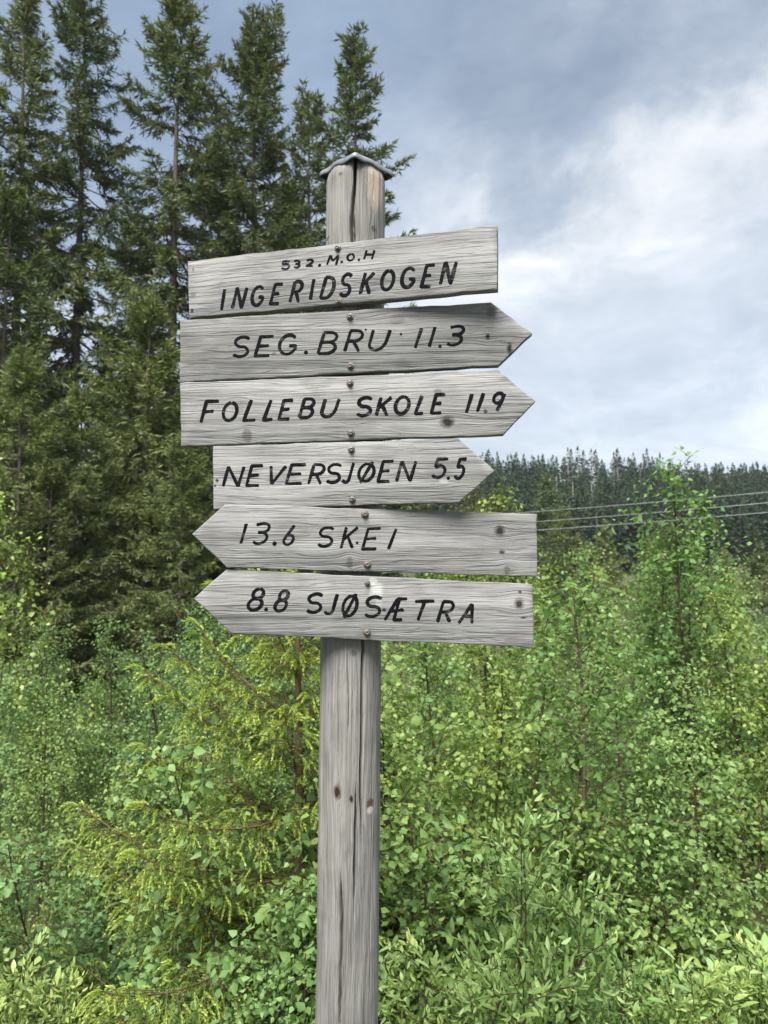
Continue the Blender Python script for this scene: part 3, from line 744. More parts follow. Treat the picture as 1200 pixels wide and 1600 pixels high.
    # bare dead limbs below the crown
    for q in range(dead):
        z0 = rng.uniform(.12 * Ht, cb + .25 * (Ht - cb)); az = rng.uniform(0, 6.28); ln = rng.uniform(.6, 1.9)
        s = np.linspace(0, 1, 6); P = trunk(z0)[None] + np.stack([math.cos(az) * ln * s, math.sin(az) * ln * s, -.22 * ln * s + .25 * ln * s ** 3 + rng.normal(0, .02, 6)], 1)
        tb.add(P, np.linspace(.018, .005, 6), 3)
        for w in range(3):
            i = rng.integers(2, 5); e = P[i] + rng.normal(0, .25, 3) + np.array([0, 0, -.1])
            tb.add(np.stack([P[i], (P[i] + e) / 2 + rng.normal(0, .03, 3), e]), [.007, .005, .003], 3)
    return tb.mesh(name + '_trunk'), kt.kite_mesh(name + '_crown'), Ht

def gen_broadleaf(name, seed, Ht, Rad, kind='birch', nbr=46, leaf=.036, stems=1, base_free=.12, leafy=1.):
    rng = np.random.default_rng(seed)
    tb = Tubes(); kt = Kites()
    def twig_leaves(P, t0=.1, sp=.024):
        seg = np.linalg.norm(np.diff(P, axis=0), axis=1).sum()
        n = max(3, int(seg / sp * leafy)); m = len(P)
        sv = np.linspace(t0, 1, n) + rng.normal(0, .012, n); sv = np.clip(sv, 0, 1)
        s = np.linspace(0, 1, m)
        b = np.stack([np.interp(sv, s, P[:, q]) for q in range(3)], 1)
        tan = nrm(np.stack([np.interp(sv, s, np.gradient(P[:, q], s)) for q in range(3)], 1))
        az = np.arange(n) * 2.4 + rng.uniform(0, 6) + rng.normal(0, .4, n)
        A = nrm(np.cross(tan, np.array([[.3, .2, 1.]]) + rng.normal(0, .1, (n, 3)))); B = np.cross(tan, A)
        rad = A * np.cos(az)[:, None] + B * np.sin(az)[:, None]
        L = leaf * rng.uniform(.50, 1.30, n) * np.interp(sv, [0, .7, 1], [1, 1, .75])
        if kind == 'birch':
            pet = leaf * .45
            D = nrm(rad * .8 + tan * .45 + np.array([[0, 0, -.55]]) + rng.normal(0, .28, (n, 3)))
            b2 = b + nrm(rad + tan * .4) * pet
            Sd = nrm(np.cross(D, np.array([[0, 0, 1.]]) + rng.normal(0, .55, (n, 3))))
            kt.add(b2, D, Sd, L, L * rng.uniform(.70, .86, n), np.clip(.46 + .16 * sv + rng.normal(0, .22, n), 0, 1))
        else:
            D = nrm(rad * .75 + tan * .85 + np.array([[0, 0, .10]]) + rng.normal(0, .2, (n, 3)))
            Sd = nrm(np.cross(D, np.array([[0, 0, 1.]]) + rng.normal(0, .45, (n, 3))))
            kt.add(b + rad * .004, D, Sd, L * 1.45, L * rng.uniform(.48, .62, n), np.clip(.34 + .36 * sv ** 2 + rng.normal(0, .15, n), 0, 1))
    for st in range(stems):
        ox, oy = (0, 0) if stems == 1 else (rng.normal(0, Rad * .16), rng.normal(0, Rad * .16))
        hh = Ht * (1 if st == 0 else rng.uniform(.62, .95))
        m = 12; s = np.linspace(0, 1, m)
        lean = np.array([rng.normal(0, .05), rng.normal(0, .05)]) * hh if stems == 1 else np.array([ox, oy]) * rng.uniform(1.2, 3.)
        P = np.stack([ox + lean[0] * s + .025 * hh * np.sin(s * 4 + rng.uniform(0, 6)) * s, oy + lean[1] * s + .02 * hh * np.sin(s * 5 + rng.uniform(0, 6)) * s, -.06 + (hh + .06) * s], 1)
        tb.add(P, np.linspace(.0075 * hh + .002, .0022, m), 5)
        twig_leaves(P[8:], .05, .022)
        for k in range(int(nbr / (stems ** .6))):
            u = base_free + (1 - base_free) * ((k + rng.random()) / (nbr / (stems ** .6))) ** .9; u = min(u, .97)
            b = np.array([np.interp(u, s, P[:, q]) for q in range(3)])
            az = k * 2.4 + rng.normal(0, .5); el = rng.uniform(.35, 1.0) + .15 * u
            shape = (1 - u) ** .8 * min(1, .6 + u * 1.6) * (1.12 if stems == 1 else 1.)
            ln = (Rad * 1.15 * shape + .12) * rng.uniform(.6, 1.15)
            mm = 6; q = np.linspace(0, 1, mm)
            o = np.array([math.cos(az) * math.cos(el), math.sin(az) * math.cos(el), math.sin(el)])
            Q = b[None] + o[None] * (ln * q)[:, None]
            Q[:, 2] -= .20 * ln * q ** 2 * rng.uniform(.2, 1.3)
            Q += np.cumsum(rng.normal(0, .018 * ln, (mm, 3)), 0)
            tb.add(Q, np.linspace(.0022 + .003 * ln, .0011, mm), 3)
            twig_leaves(Q, .22)
            for w in range(int(ln / .085) + 1):
                i = rng.uniform(.2, .95); bb = np.array([np.interp(i, q, Q[:, e]) for e in range(3)])
                d = nrm(o + rng.normal(0, .62, 3) + np.array([0, 0, -.1])); tl = ln * (1 - i) * .65 + rng.uniform(.06, .16)
                q2 = np.linspace(0, 1, 4)
                TT = bb[None] + d[None] * (tl * q2)[:, None]; TT[:, 2] -= .22 * tl * q2 ** 2
                tb.add(TT, np.linspace(.0016, .0008, 4), 3)
                twig_leaves(TT, .1)
    prof = ((.30, .50), (.62, .34)) if kind == 'birch' else ((.32, .46), (.70, .36))
    return tb.mesh(name + '_stem'), kt.leaf_mesh(name + '_foliage', prof, .25, .10 if kind == 'birch' else .14), Ht

def gen_young_spruce(name, seed, Ht, Rad):
    rng = np.random.default_rng(seed)
    tb = Tubes(); kt = Kites()
    zz = np.linspace(-.06, Ht, 14)
    tb.add(np.stack([.015 * np.sin(zz * 2), .01 * np.cos(zz * 3), zz], 1), np.interp(zz, [0, Ht], [.023, .005]), 8)
    def shoot(P0, D, ln, new, cnt):
        """needles around a short curved axis"""
        s = np.linspace(.0, 1, cnt)
        D = nrm(D); g_ = np.array([0, 0, -1.]) * (.55 if new else .15)
        C = P0[None] + D[None] * (ln * s)[:, None] + g_[None] * (ln * s ** 2)[:, None]
        T = nrm(D[None] + g_[None] * 2 * s[:, None])
        A = nrm(np.cross(T, rng.normal(0, 1, 3)[None])); B = np.cross(T, A); az = np.arange(cnt) * 2.4
        rad = A * np.cos(az)[:, None] + B * np.sin(az)[:, None]
        nl = (.013 if new else .014) * np.interp(s, [0, .5, 1], [.9, 1, .65])
        kt.add(C, rad * (.75 if not new else .6) + T * .8, np.cross(rad, T), nl * rng.uniform(.8, 1.2, cnt), .0034 if not new else .0058,
               np.clip((.80 if new else .22) + rng.normal(0, .08, cnt) + (.12 * s if new else 0), 0, 1))
        if new:
            P = np.stack([C[0], C[cnt // 2], C[-1]])
            kt.add(C[:-1:3], T[:-1:3], A[:-1:3], ln / 2.2, .006, .85)
            kt.add(C[:-1:3], T[:-1:3], B[:-1:3], ln / 2.2, .006, .80)
    z = .12
    while z < Ht - .10:
        t = z / Ht; nb = 6 if t < .85 else 4; a0 = rng.uniform(0, 6.28)
        for k in range(nb):
            az = a0 + 6.283 * k / nb + rng.normal(0, .2); ln = (Rad * 1.04 * (1 - t) ** 1.02 + .08) * rng.uniform(.75, 1.12) * (1 - .50 * max(0., math.cos(az)))
            el = np.interp(t, [0, .25, .5, 1], [.0, .18, .42, .9]) + rng.normal(0, .08)
            out = np.array([math.cos(az), math.sin(az), 0.]); m = 8; s = np.linspace(0, 1, m)
            P = np.array([0, 0, z])[None] + out[None] * (ln * s * math.cos(el))[:, None]
            P[:, 2] += ln * s * math.sin(el) - .10 * ln * np.sin(s * 2.6) * (1 - t) + .07 * ln * s ** 3
            P[:, :2] += np.cumsum(rng.normal(0, .012 * ln, (m, 2)), 0)
            tb.add(P, np.linspace(.002 + .0026 * ln, .0012, m), 4)
            sd = nrm(np.cross(out, [0, 0, 1.]))
            n = max(4, int(ln / .0165))
            shoot(P[0], P[4] - P[0], np.linalg.norm(P[4] - P[0]), False, int(ln / .006)); shoot(P[4], P[-1] - P[4], np.linalg.norm(P[-1] - P[4]), False, int(ln / .006))
            for i in range(n):
                u = .05 + .95 * (i + rng.random() * .6) / n; u = min(u, .99)
                b = np.array([np.interp(u, s, P[:, q]) for q in range(3)])
                tan = nrm(P[min(int(u * (m - 1)) + 1, m - 1)] - P[min(int(u * (m - 1)), m - 2)])
                sg = 1 if i % 2 else -1
                tl = min(.30 * ln * (1 - u) ** .8 + .02, .15) * rng.uniform(.5, 1.2)
                d = nrm(tan * .75 + sd * sg * .72 + np.array([0, 0, rng.normal(-.12, .34)]))
                e = b + d * tl
                tb.add(np.stack([b, e]), [.0018, .0011], 3)
                # old needles along the twig, then the fresh shoot at its end and side shoots
                shoot(b, d, tl, False, max(6, int(tl / .0042)))
                fresh = .028 + .016 * rng.random() + .010 * u
                shoot(e, d + rng.normal(0, .12, 3), fresh, True, 13)
                for w in range(int(tl / .040)):
                    v = rng.uniform(.25, .95); bb = b + d * tl * v; s2 = 1 if w % 2 else -1
                    d2 = nrm(d * .7 + s2 * np.cross(d, [0, 0, 1.]) * .7 + np.array([0, 0, rng.normal(-.15, .15)]))
                    tl2 = rng.uniform(.02, .06)
                    shoot(bb, d2, tl2, False, 8); shoot(bb + d2 * tl2, d2, fresh * .8, True, 10)
            shoot(P[-1], P[-1] - P[-2], .07, True, 16)
        z += np.interp(t, [0, 1], [.135, .18]) * rng.uniform(.8, 1.2)
    shoot(np.array([0, 0, Ht - .01]), np.array([0, .02, 1.]), .09, True, 20)
    return tb.mesh(name + '_trunk'), kt.kite_mesh(name + '_crown'), Ht

def plant(name, gen, x, y, height, rz, label, cat, group=None, mats=('bark', 'spruce'), parts=('trunk', 'crown'), wide=1., z=None, mesh_stuff=True, lean=0.):
    a, b, Hn = gen
    zb = Hf(x, y) if z is None else z
    o = empty(name, (x, y, zb), rz)
    s = height / Hn; o.scale = (s * wide, s * wide, s)
    if lean: o.rotation_euler = (0, lean, rz)
    tag(o, label, cat, group)
    t = bpy.data.objects.new(parts[0], a); COL.objects.link(t); t.parent = o
    c = bpy.data.objects.new(parts[1], b); COL.objects.link(c); c.parent = o
    if mesh_stuff: c['kind'] = 'stuff'
    for ob, mt in ((t, mats[0]), (c, mats[1])):
        if not ob.data.materials: ob.data.materials.append(M[mt])
        elif ob.data.materials[0] != M[mt]:
            ob.material_slots[0].link = 'OBJECT'; ob.material_slots[0].material = M[mt]
    return o

def plant_px(name, gen, px, py, Y, *a, **k):
    """stand a plant at depth Y so that its top reaches the height seen at (px, py)"""
    p = at(px, py, Y); return plant(name, gen, p.x, Y, p.z - Hf(p.x, Y), *a, **k)

# ------------------------------------------------------------------ tall spruces
SP = [gen_spruce('spruce_a', 11, 18, 2.4, 5.0, 1.0, .36, .75, .17, 12),
      gen_spruce('spruce_b', 23, 18, 2.6, 6.0, 1.05, .40, .9, .17, 16),
      gen_spruce('spruce_c', 37, 18, 2.6, 6.0, 1.05, .34, .8, .17, 18, sparse_top=.9),
      gen_spruce('spruce_d', 51, 18, 2.6, 4.0, 1.15, .22, .7, .17, 10, fork=True),
      gen_spruce('spruce_slim', 67, 14, 1.7, 1.5, 1.0, .24, .45, .15, 4),
      gen_spruce('spruce_low', 83, 9, 1.9, .6, 1.1, .20, .85, .15, 8)]
tall = [  # px, py of the top, depth, variant, rz, material, width, label
    (38, -25, 24, 0, .4, 'spruce', 1.0, 'tall dark spruce at the outer end of the row of spruces'),
    (132, -30, 25, 1, 1.9, 'spruce', 1.0, 'tall spruce with a long bare trunk showing under its crown'),
    (276, -8, 26, 2, 3.1, 'spruce', 1.12, 'tall spruce with thin ragged crown and bare trunk below its top'),
    (402, 22, 26, 3, 6.1, 'spruce', 1.0, 'dense dark spruce with a forked double top'),
    (487, 146, 29, 4, 4.2, 'spruce_olive', 1.05, 'smaller yellowish spruce between the forked spruce and the slim spruce'),
    (556, 62, 27, 4, 5.4, 'spruce', 1.12, 'slim pointed spruce rising behind the tin cap of the signpost'),
]
for px, py, Y, v, rz, mt, wd, lb in tall:
    plant_px('spruce_tree', SP[v], px, py, Y, rz, lb, 'tree', 'tall spruces behind the thicket', ('bark', mt), wide=wd)
rowb = [(-60, 60, 22, 1, 2.2, 'spruce'), (345, 240, 30, 1, 5.1, 'spruce_olive'), (455, 290, 32, 3, 1.2, 'spruce'), (15, 300, 20, 5, 1.1, 'spruce_olive'), (205, 330, 33, 2, 2.6, 'spruce')]
for px, py, Y, v, rz, mt in rowb:
    plant_px('spruce_tree', SP[v], px, py, Y, rz, 'full spruce filling a gap between the tallest spruces', 'tree', 'spruces filling the row', ('bark', mt))
low = [(232, 475, 17, 5, .3, 'spruce_olive'), (35, 560, 14, 5, 2.4, 'spruce_olive'), (130, 610, 15, 5, 4.0, 'spruce'), (330, 560, 19, 5, 1.0, 'spruce'), (420, 500, 22, 5, 3.0, 'spruce'), (285, 690, 14, 5, 5.2, 'spruce_olive'), (80, 730, 13.5, 5, .8, 'spruce'),
       (190, 660, 18, 5, 2.1, 'spruce'), (-30, 640, 17, 5, 3.3, 'spruce'), (360, 720, 18, 5, 5.9, 'spruce')]
for px, py, Y, v, rz, mt in low:
    plant_px('young_forest_spruce', SP[v], px, py, Y, rz, 'lower %s spruce with branches to the ground in front of the tall spruces' % ('olive-tinted' if mt == 'spruce_olive' else 'dark green'), 'tree', 'lower spruces at the forest edge', ('bark', mt), wide=1.15)

# ------------------------------------------------------------------ young spruce with fresh shoots
YS = gen_young_spruce('young_spruce', 5, 2.05, .92)
p = at(463, 1040, 3.35)
plant('young_spruce', YS, p.x, 3.35, at(470, 690, 3.35).z - Hf(p.x, 3.35), 0., 'young spruce with yellow-green fresh shoots behind the signpost', 'tree', None, ('bark_young', 'young'), wide=.88)

# ------------------------------------------------------------------ thicket of young birches and willows
BI = [gen_broadleaf('birch_%s' % c, 100 + i, 2.4, .62, 'birch', nbr, .037, st, bf, .95) for i, (c, nbr, st, bf) in enumerate([('a', 54, 1, .10), ('b', 60, 1, .08), ('c', 60, 2, .06), ('d', 50, 1, .12), ('e', 64, 3, .05)])]
BS = [gen_broadleaf('small_birch_%d' % i, 140 + i, 1.5, .50, 'birch', 44, .042, 2 + i, .04, .86) for i in range(2)]
WI = [gen_broadleaf('willow_%d' % i, 200 + i, 1.1, .48, 'willow', 36, .034, 4, .05) for i in range(3)]
LBL = {'R': 'leafy young birch in the thicket on the power-line side', 'L': 'leafy young birch in the thicket on the spruce side'}
GRP = {'R': 'young birches on the power-line side', 'L': 'young birches on the spruce side'}
def birch(px, py, Y, v, rz, side=None, label=None, mat='birch', wide=1., lib=BI, lean=0., row=None):
    sd = side or ('R' if px > 545 else 'L')
    return plant_px('birch_tree', lib[v], px, py, Y, rz, label or (LBL[sd].replace('in the thicket', 'in the %s row of the thicket' % row) if row else LBL[sd]), 'tree', None if label else GRP[sd], ('bark_red', mat), ('stem', 'foliage'), wide=wide, lean=lean)
birch(1088, 728, 5.6, 0, .3, label='tallest young birch of the thicket, its top crossing the power lines', wide=.95)
birch(1050, 800, 6.1, 1, 2.2, label='second tallest young birch, half behind the tallest one', wide=.9)
birch(748, 772, 6.0, 3, 1.7, label='young birch whose top shows beside the point of the short board', wide=.8)
BARE = gen_broadleaf('bare_stemmed_birch', 171, 2.4, .55, 'birch', 46, .037, 1, .40, .95)
plant_px('birch_tree', BARE, 898, 925, 3.75, 1.2, 'young birch with a bare reddish lower stem', 'tree', None, ('bark_brown', 'birch'), ('stem', 'foliage'), wide=1.25)
birch(15, 735, 6.4, 0, .8, label='pale young birch standing tall before the dark spruces', mat='willow', wide=.9)
rr = random.Random(8)
ROW = {3.9: 'front', 4.4: 'front', 5.0: 'second', 5.6: 'second', 6.4: 'third', 7.2: 'third', 8.5: 'rear', 9.5: 'rear'}
right_rows = [(3.9, [(640, 1075), (745, 1030), (1000, 1150), (1110, 1060)]),
              (5.0, [(690, 930), (835, 915), (975, 965), (1165, 935)]),
              (6.4, [(610, 930), (775, 860), (880, 872), (1000, 850), (1130, 890), (1200, 840)]),
              (8.5, [(650, 860), (740, 830), (835, 885), (945, 860), (1040, 895), (1160, 870), (1260, 850)])]
for Y, lst in right_rows:
    for px, py in lst:
        birch(px + rr.uniform(-12, 12), py + rr.uniform(-10, 10), Y + rr.uniform(-.35, .35), rr.randrange(5), rr.uniform(0, 6.28), 'R', row=ROW[Y])
left_rows = [(4.4, [(50, 1130), (170, 1185), (290, 1100)]),
             (5.6, [(5, 1040), (120, 1075), (225, 1010), (330, 975), (500, 1000)]),
             (7.2, [(-10, 985), (90, 995), (190, 965), (270, 975), (345, 925), (440, 960), (520, 960)]),
             (9.5, [(60, 960), (150, 1000), (245, 950), (330, 930), (420, 930)])]
for Y, lst in left_rows:
    for px, py in lst:
        birch(px + rr.uniform(-12, 12), py + rr.uniform(-10, 10), Y + rr.uniform(-.35, .35), rr.randrange(5), rr.uniform(0, 6.28), 'L', row=ROW[Y], mat='birch_dull' if (Y > 5 or px < 250) else 'birch')
# low birch shoots close behind the post
for px, py, Y in [(300, 1330, 3.5), (430, 1380, 2.95), (650, 1180, 3.2), (760, 1250, 3.3), (640, 1370, 2.8), (20, 1290, 3.5), (130, 1260, 3.9), (800, 1290, 3.5), (1030, 1250, 3.6), (1130, 1220, 3.7), (1010, 1400, 3.2), (1180, 1330, 3.2), (560, 1120, 3.8), (480, 1180, 3.0), (455, 1420, 2.7), (615, 1060, 3.3), (690, 1090, 3.5), (385, 1500, 2.75)]:
    sd = 'R' if px > 545 else 'L'
    plant_px('birch_shrub', BS[rr.randrange(2)], px, py, Y, rr.uniform(0, 6.28), 'low bushy birch in front of the taller birches on the %s side' % ('power-line' if sd == 'R' else 'spruce'), 'shrub', 'low birches, ' + GRP[sd], ('bark_red', 'birch' if px > 200 else 'birch_dull'), ('stem', 'foliage'))

# willows in front: every larger leaf is an object of its own
def willow_leaf_mesh():
    k = Kites(); k.add([[0, 0, 0]], [[1, 0, 0]], [[0, 1, 0]], 1., .40, .62)
    P, D, Sd, L, Wd, t = k.arrays()
    us = [0, .18, .45, .75, 1]; ws = [.0, .34, .5, .34, 0]
    V = []; tn = []
    for u, w in zip(us, ws):
        for s in (-1, 0, 1): V.append((u, s * w * .40, .10 * abs(s) * w - .16 * u * u)); tn.append(.62 + .1 * u)
    f = [(i * 3 + j, i * 3 + j + 1, i * 3 + j + 4, i * 3 + j + 3) for i in range(4) for j in range(2)]
    return V, f, tn
V_, f_, t_ = willow_leaf_mesh()
WL = []
for i in range(3):
    me = mesh('leaf', V_, [np.array(f_)], np.array(t_) + (i - 1) * .17, smooth=True); me.materials.append(M['willow']); WL.append(me)
will = [(835, 1285, 2.75, 0, 'pale willow shrub reaching up beside the post'), (935, 1410, 2.6, 1, 'pale willow shrub with upright silvery shoot tips'), (1090, 1490, 2.4, 2, 'broad pale willow shrub with large leaves low in the thicket'),
        (1180, 1470, 2.5, 0, 'pale willow shrub at the outer end of the willows'), (700, 1470, 2.55, 1, 'greener willow shrub close beside the post'), (30, 1470, 2.7, 2, 'willow shrub by itself on the spruce side')]
rl = np.random.default_rng(77)
for px, py, Y, v, lb in will:
    o = plant_px('willow_shrub', WI[v], px, py, Y, rr.uniform(0, 6.28), lb, 'shrub', 'willows in front of the birches', ('bark_red', 'willow'), ('stem', 'foliage'), wide=.80 if Y > 2.55 else 1.1)
    # bigger leaves set along upright shoots
    st = WI[v][0]
    co = np.empty(len(st.vertices) * 3, np.float32); st.vertices.foreach_get('co', co); co = co.reshape(-1, 3)
    hi = co[(co[:, 2] > .50)]
    s = o.scale[2]
    for k in range(110):
        b = hi[rl.integers(len(hi))]
        out = np.array([b[0], b[1], 0.]); out /= max(np.linalg.norm(out), .05)
        d = nrm(out * .6 + np.array([0, 0, .55]) + rl.normal(0, .38, 3))
        lf = bpy.data.objects.new('leaf', WL[rl.integers(3)]); COL.objects.link(lf); lf.parent = o
        lf.location = b
        lf.rotation_mode = 'QUATERNION'
        lf.rotation_quaternion = Vector(d).to_track_quat('X', 'Z')
        q = rl.uniform(.038, .066) / s; lf.scale = (q, q, q)

# ------------------------------------------------------------------ undergrowth grass
def build_grass():
    rng = np.random.default_rng(9); n = 26000
    y = rng.uniform(1.9, 11, n); x = rng.uniform(-1, 1, n) * (1.3 + .62 * y)
    keep = ~((np.abs(x - SO.x) < .10) & (np.abs(y - PY) < .3)); x, y = x[keep], y[keep]; n = len(x)
    P = np.stack([x, y, H(x, y) - .01], 1)
    D = np.concatenate([rng.normal(0, .35, (n, 2)), np.ones((n, 1))], 1)
    k = Kites(); k.add(P, D, rng.normal(0, 1, (n, 3)), rng.uniform(.12, .42, n), rng.uniform(.006, .013, n), rng.uniform(.1, .9, n))
    o = link('undergrowth_grass', k.kite_mesh('undergrowth_grass'), M['grass']); tag(o, 'rough grass growing under the birches and willows', 'grass', kind='stuff')
build_grass()

# ------------------------------------------------------------------ mid-distance trees
MB = [gen_broadleaf('field_birch_%d' % i, 300 + i, 5.5, 1.5, 'birch', 70, .085, 1, .10, .55) for i in range(2)]
for px, py, Y, v, wd in [(845, 742, 33, 0, 1.), (795, 765, 31, 1, 1.1), (765, 770, 38, 0, 1.), (900, 790, 30, 1, 1.1), (950, 815, 32, 0, 1.1), (720, 740, 35, 1, 1.), (1010, 830, 30, 1, 1.2), (1180, 850, 31, 0, 1.2), (1120, 855, 34, 1, 1.2), (650, 760, 33, 0, 1.1), (850, 850, 22, 1, 1.3), (930, 850, 20, 0, 1.3)]:
    plant_px('field_birch', MB[v], px, py, Y, rr.uniform(0, 6.28), 'olive-green tree at the foot of the wooded hill beyond the thicket', 'tree', 'trees at the foot of the hill', ('bark', 'field'), ('trunk', 'crown'), wide=wd) if 'field' in M else None

# ------------------------------------------------------------------ power line
def build_line():
    pr = Vector((15.5, 21.0, 0)); pl = Vector((-16.0, 50.0, 0))
    dirv = (pl - pr)
    def wire_pt(px, py):        # where the photographed pixel meets the vertical plane of the line
        r = ray(px, py); nn = Vector((-dirv.y, dirv.x, 0)); t = (pr - EYE).dot(nn) / r.dot(nn); return EYE + r * t
    ends = []
    for (a, b) in (((816, 801), (1200, 769)), ((840, 815), (1200, 785.5)), ((844, 828), (1200, 800.5))):
        A, B = wire_pt(*a), wire_pt(*b)
        L = dirv.length
        sA = (A - pr).dot(dirv) / L / L; sB = (B - pr).dot(dirv) / L / L
        sag = .55
        # z(s) = z0 + k s - 4 sag s (1-s), through both seen points
        fa = A.z + 4 * sag * sA * (1 - sA); fb = B.z + 4 * sag * sB * (1 - sB)
        k = (fa - fb) / (sA - sB); z0 = fb - k * sB
        t = Tubes(); s = np.linspace(0, 1, 40)
        P = np.stack([pr.x + dirv.x * s, pr.y + dirv.y * s, z0 + k * s - 4 * sag * s * (1 - s)], 1)
        t.add(P, np.full(40, .010), 5)
        ends.append((P[0], P[-1]))
        o = link('power_line', t.mesh('power_line'), M['wire'])
        tag(o, ['uppermost of the three pale power lines before the hill', 'middle one of the three pale power lines before the hill', 'lowest of the three pale power lines before the hill'][len(ends) - 1], 'power line', 'power lines')
    for e, lb in ((0, 'wooden utility pole at the near end of the power lines'), (1, 'wooden utility pole at the far end of the power lines, behind the spruces')):
        q = ends[0][e]; x, y = q[0], q[1]; zb = Hf(x, y)
        po = empty('utility_pole', (x, y, zb)); tag(po, lb, 'pole')
        t = Tubes(); hz = q[2] - zb + .45
        t.add(np.array([[.12, .12, -.3], [.12, .12, hz * .5], [.12, .12, hz]]), [.13, .12, .10], 10)
        link('shaft', t.mesh('shaft'), M['pole'], po)
        for w in ends:
            t = Tubes(); zz = w[e][2] - zb
            t.add(np.array([[.12, .12, zz - .02], [.05, .05, zz - .01], [0, 0, zz - .012]]), [.02, .025, .02], 8)
            link('insulator', t.mesh('insulator'), M['wire'], po)
build_line()

# ------------------------------------------------------------------ wooded hill
def gen_far(name, seed, Ht, Rad, n, dead=False):
    rng = np.random.default_rng(seed); tb = Tubes(); kt = Kites()
    tb.add(np.array([[0, 0, -.8], [0, 0, Ht * .5], [0, 0, Ht]]), [.16, .11, .03], 4)
    t = np.sort(rng.random(n) ** 1.25); cb = .10 if not dead else .70
    z = Ht * (cb + (1 - cb) * t) if not dead else Ht * (cb + (1 - cb) * t)
    az = np.arange(n) * 2.4 + rng.normal(0, .5, n)
    r = Rad * (1 - t) ** .8 * rng.uniform(.5, 1.1, n) + .15
    if dead: r *= .75
    o = np.stack([np.cos(az), np.sin(az), np.zeros(n)], 1)
    b = np.stack([np.zeros(n), np.zeros(n), z], 1) + o * (r * .15)[:, None]
    D = o + np.stack([np.zeros(n), np.zeros(n), np.interp(t, [0, .6, 1], [-.45, -.1, .9])], 1) + rng.normal(0, .15, (n, 3))
    for f in (0., .45):
        kt.add(b + o * (r * f)[:, None] - np.array([[0, 0, .15 * f]]), D + rng.normal(0, .35 * f, (n, 3)), np.cross(D, np.array([[0, 0, 1.]]) + rng.normal(0, .6, (n, 3))), r * (1 - f * .55), r * .42 + .1, np.clip(.3 + .4 * f + rng.normal(0, .2, n), 0, 1))
    kt.add(np.array([[0, 0, Ht - 1.2]] * 4), np.array([[.12, 0, 1], [-.1, .1, 1], [0, -.1, 1], [0, 0, 1.]]), rng.normal(0, 1, (4, 3)), 1.35, .32, .5)
    if dead:
        for k in range(14):
            a = rng.uniform(0, 6.28); zz = rng.uniform(.3, .8) * Ht; l = rng.uniform(.4, 1.)
            tb.add(np.array([[0, 0, zz], [l * math.cos(a), l * math.sin(a), zz - .15]]), [.04, .015], 3)
    return tb.mesh(name + '_trunk'), kt.kite_mesh(name + '_crown'), Ht
FT = [gen_far('far_spruce_a', 1, 12, 2.1, 190), gen_far('far_spruce_b', 2, 12, 1.8, 170), gen_far('far_spruce_c', 3, 12, 2.4, 210), gen_far('far_spruce_d', 4, 13, 1.5, 160)]
FD = [gen_far('far_bare_a', 5, 13, 1.3, 45, True), gen_far('far_bare_b', 6, 13, 1.1, 30, True)]
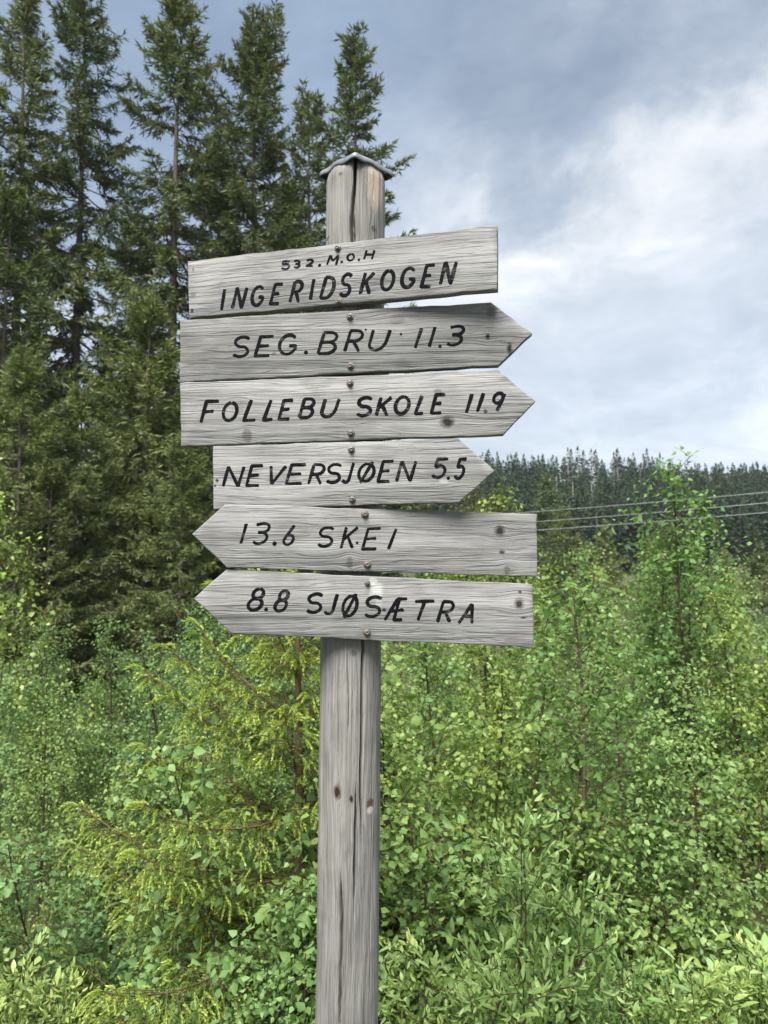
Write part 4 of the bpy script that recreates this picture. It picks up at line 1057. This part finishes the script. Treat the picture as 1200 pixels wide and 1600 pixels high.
def build_hill():
    rng = np.random.default_rng(21)
    pts = []
    # skyline first, then the slope
    tries = 0
    while len(pts) < 290 and tries < 60000:
        tries += 1
        y = rng.uniform(92, 214); u = rng.uniform(.085, .56); x = u * y
        mind = 2.6 + (y - 92) * .012
        if any((x - q[0]) ** 2 + (y - q[1]) ** 2 < mind * mind * 1.8 for q in pts): continue
        pts.append((x, y))
    for x, y in pts:
        px = 600 + F * x / y
        dead = 870 < px < 1010 and y > 140 and rng.random() < .62
        hgt = rng.uniform(7.2, 10.8)
        if 870 < px < 1035 and y > 165: hgt *= 1.22
        g_ = FD[rng.integers(2)] if dead else FT[rng.integers(4)]
        plant('hill_spruce', g_, x, y, hgt, rng.uniform(0, 6.28), 'thin half-bare grey-trunked spruce on the wooded hill' if dead else 'dark green spruce in the forest covering the hill', 'tree',
              'half-bare spruces on the hill' if dead else 'spruces on the hill', ('bark_dead' if dead else 'bark', 'spruce_far'), wide=rng.uniform(.85, 1.2))
    # rest of the wood: behind and beside, one mass
    me = gen_far('mass_spruce', 9, 12, 2.3, 90)[1]; V = np.empty(len(me.vertices) * 3, np.float32); me.vertices.foreach_get('co', V); V = V.reshape(-1, 3)
    tn = np.empty(len(V), np.float32); me.attributes['tint'].data.foreach_get('value', tn)
    Vs = []; ts = []
    for k in range(1250):
        y = rng.uniform(95, 260)
        vis = k > 700
        if rng.random() < .72: x = rng.uniform(-.75, .08) * y
        else: x = rng.uniform(.57, .85) * y
        if rng.random() < .25: y = rng.uniform(216, 262); x = rng.uniform(-.6, .75) * y
        if vis: y = rng.uniform(105, 232); x = rng.uniform(.07, .58) * y
        a = rng.uniform(0, 6.28); s = rng.uniform(.58, .88)
        c_, s_ = math.cos(a), math.sin(a)
        Vs.append(np.stack([(V[:, 0] * c_ - V[:, 1] * s_) * s + x, (V[:, 0] * s_ + V[:, 1] * c_) * s + y, V[:, 2] * s + Hf(x, y)], 1)); ts.append(tn)
    Vs = np.concatenate(Vs)
    o = link('distant_forest', mesh('distant_forest', Vs, [np.arange(len(Vs)).reshape(-1, 4)], np.concatenate(ts)), M['spruce_far'])
    tag(o, 'dark spruce forest mass running on along the hill', 'forest', kind='stuff')
build_hill()

# ------------------------------------------------------------------ air
def build_haze():
    x0, x1, y0, y1, z0, z1 = -4100, 4100, -1600, 5100, -4.5, 42
    v = [(x, y, z) for z in (z0, z1) for y in (y0, y1) for x in (x0, x1)]
    me = mesh('haze', v, [np.array([(0, 2, 3, 1), (4, 5, 7, 6), (0, 1, 5, 4), (2, 6, 7, 3), (0, 4, 6, 2), (1, 3, 7, 5)])])
    m, g = new_mat('thin haze'); out = g.n('ShaderNodeOutputMaterial'); pv = g.n('ShaderNodeVolumePrincipled')
    pv.inputs['Color'].default_value = (.84, .90, .97, 1); pv.inputs['Density'].default_value = .00024; pv.inputs['Anisotropy'].default_value = .2
    g.t.links.new(pv.outputs[0], out.inputs['Volume'])
    tag(link('haze', me, m), 'thin pale haze in the air before the hill', 'haze', kind='stuff')
build_haze()
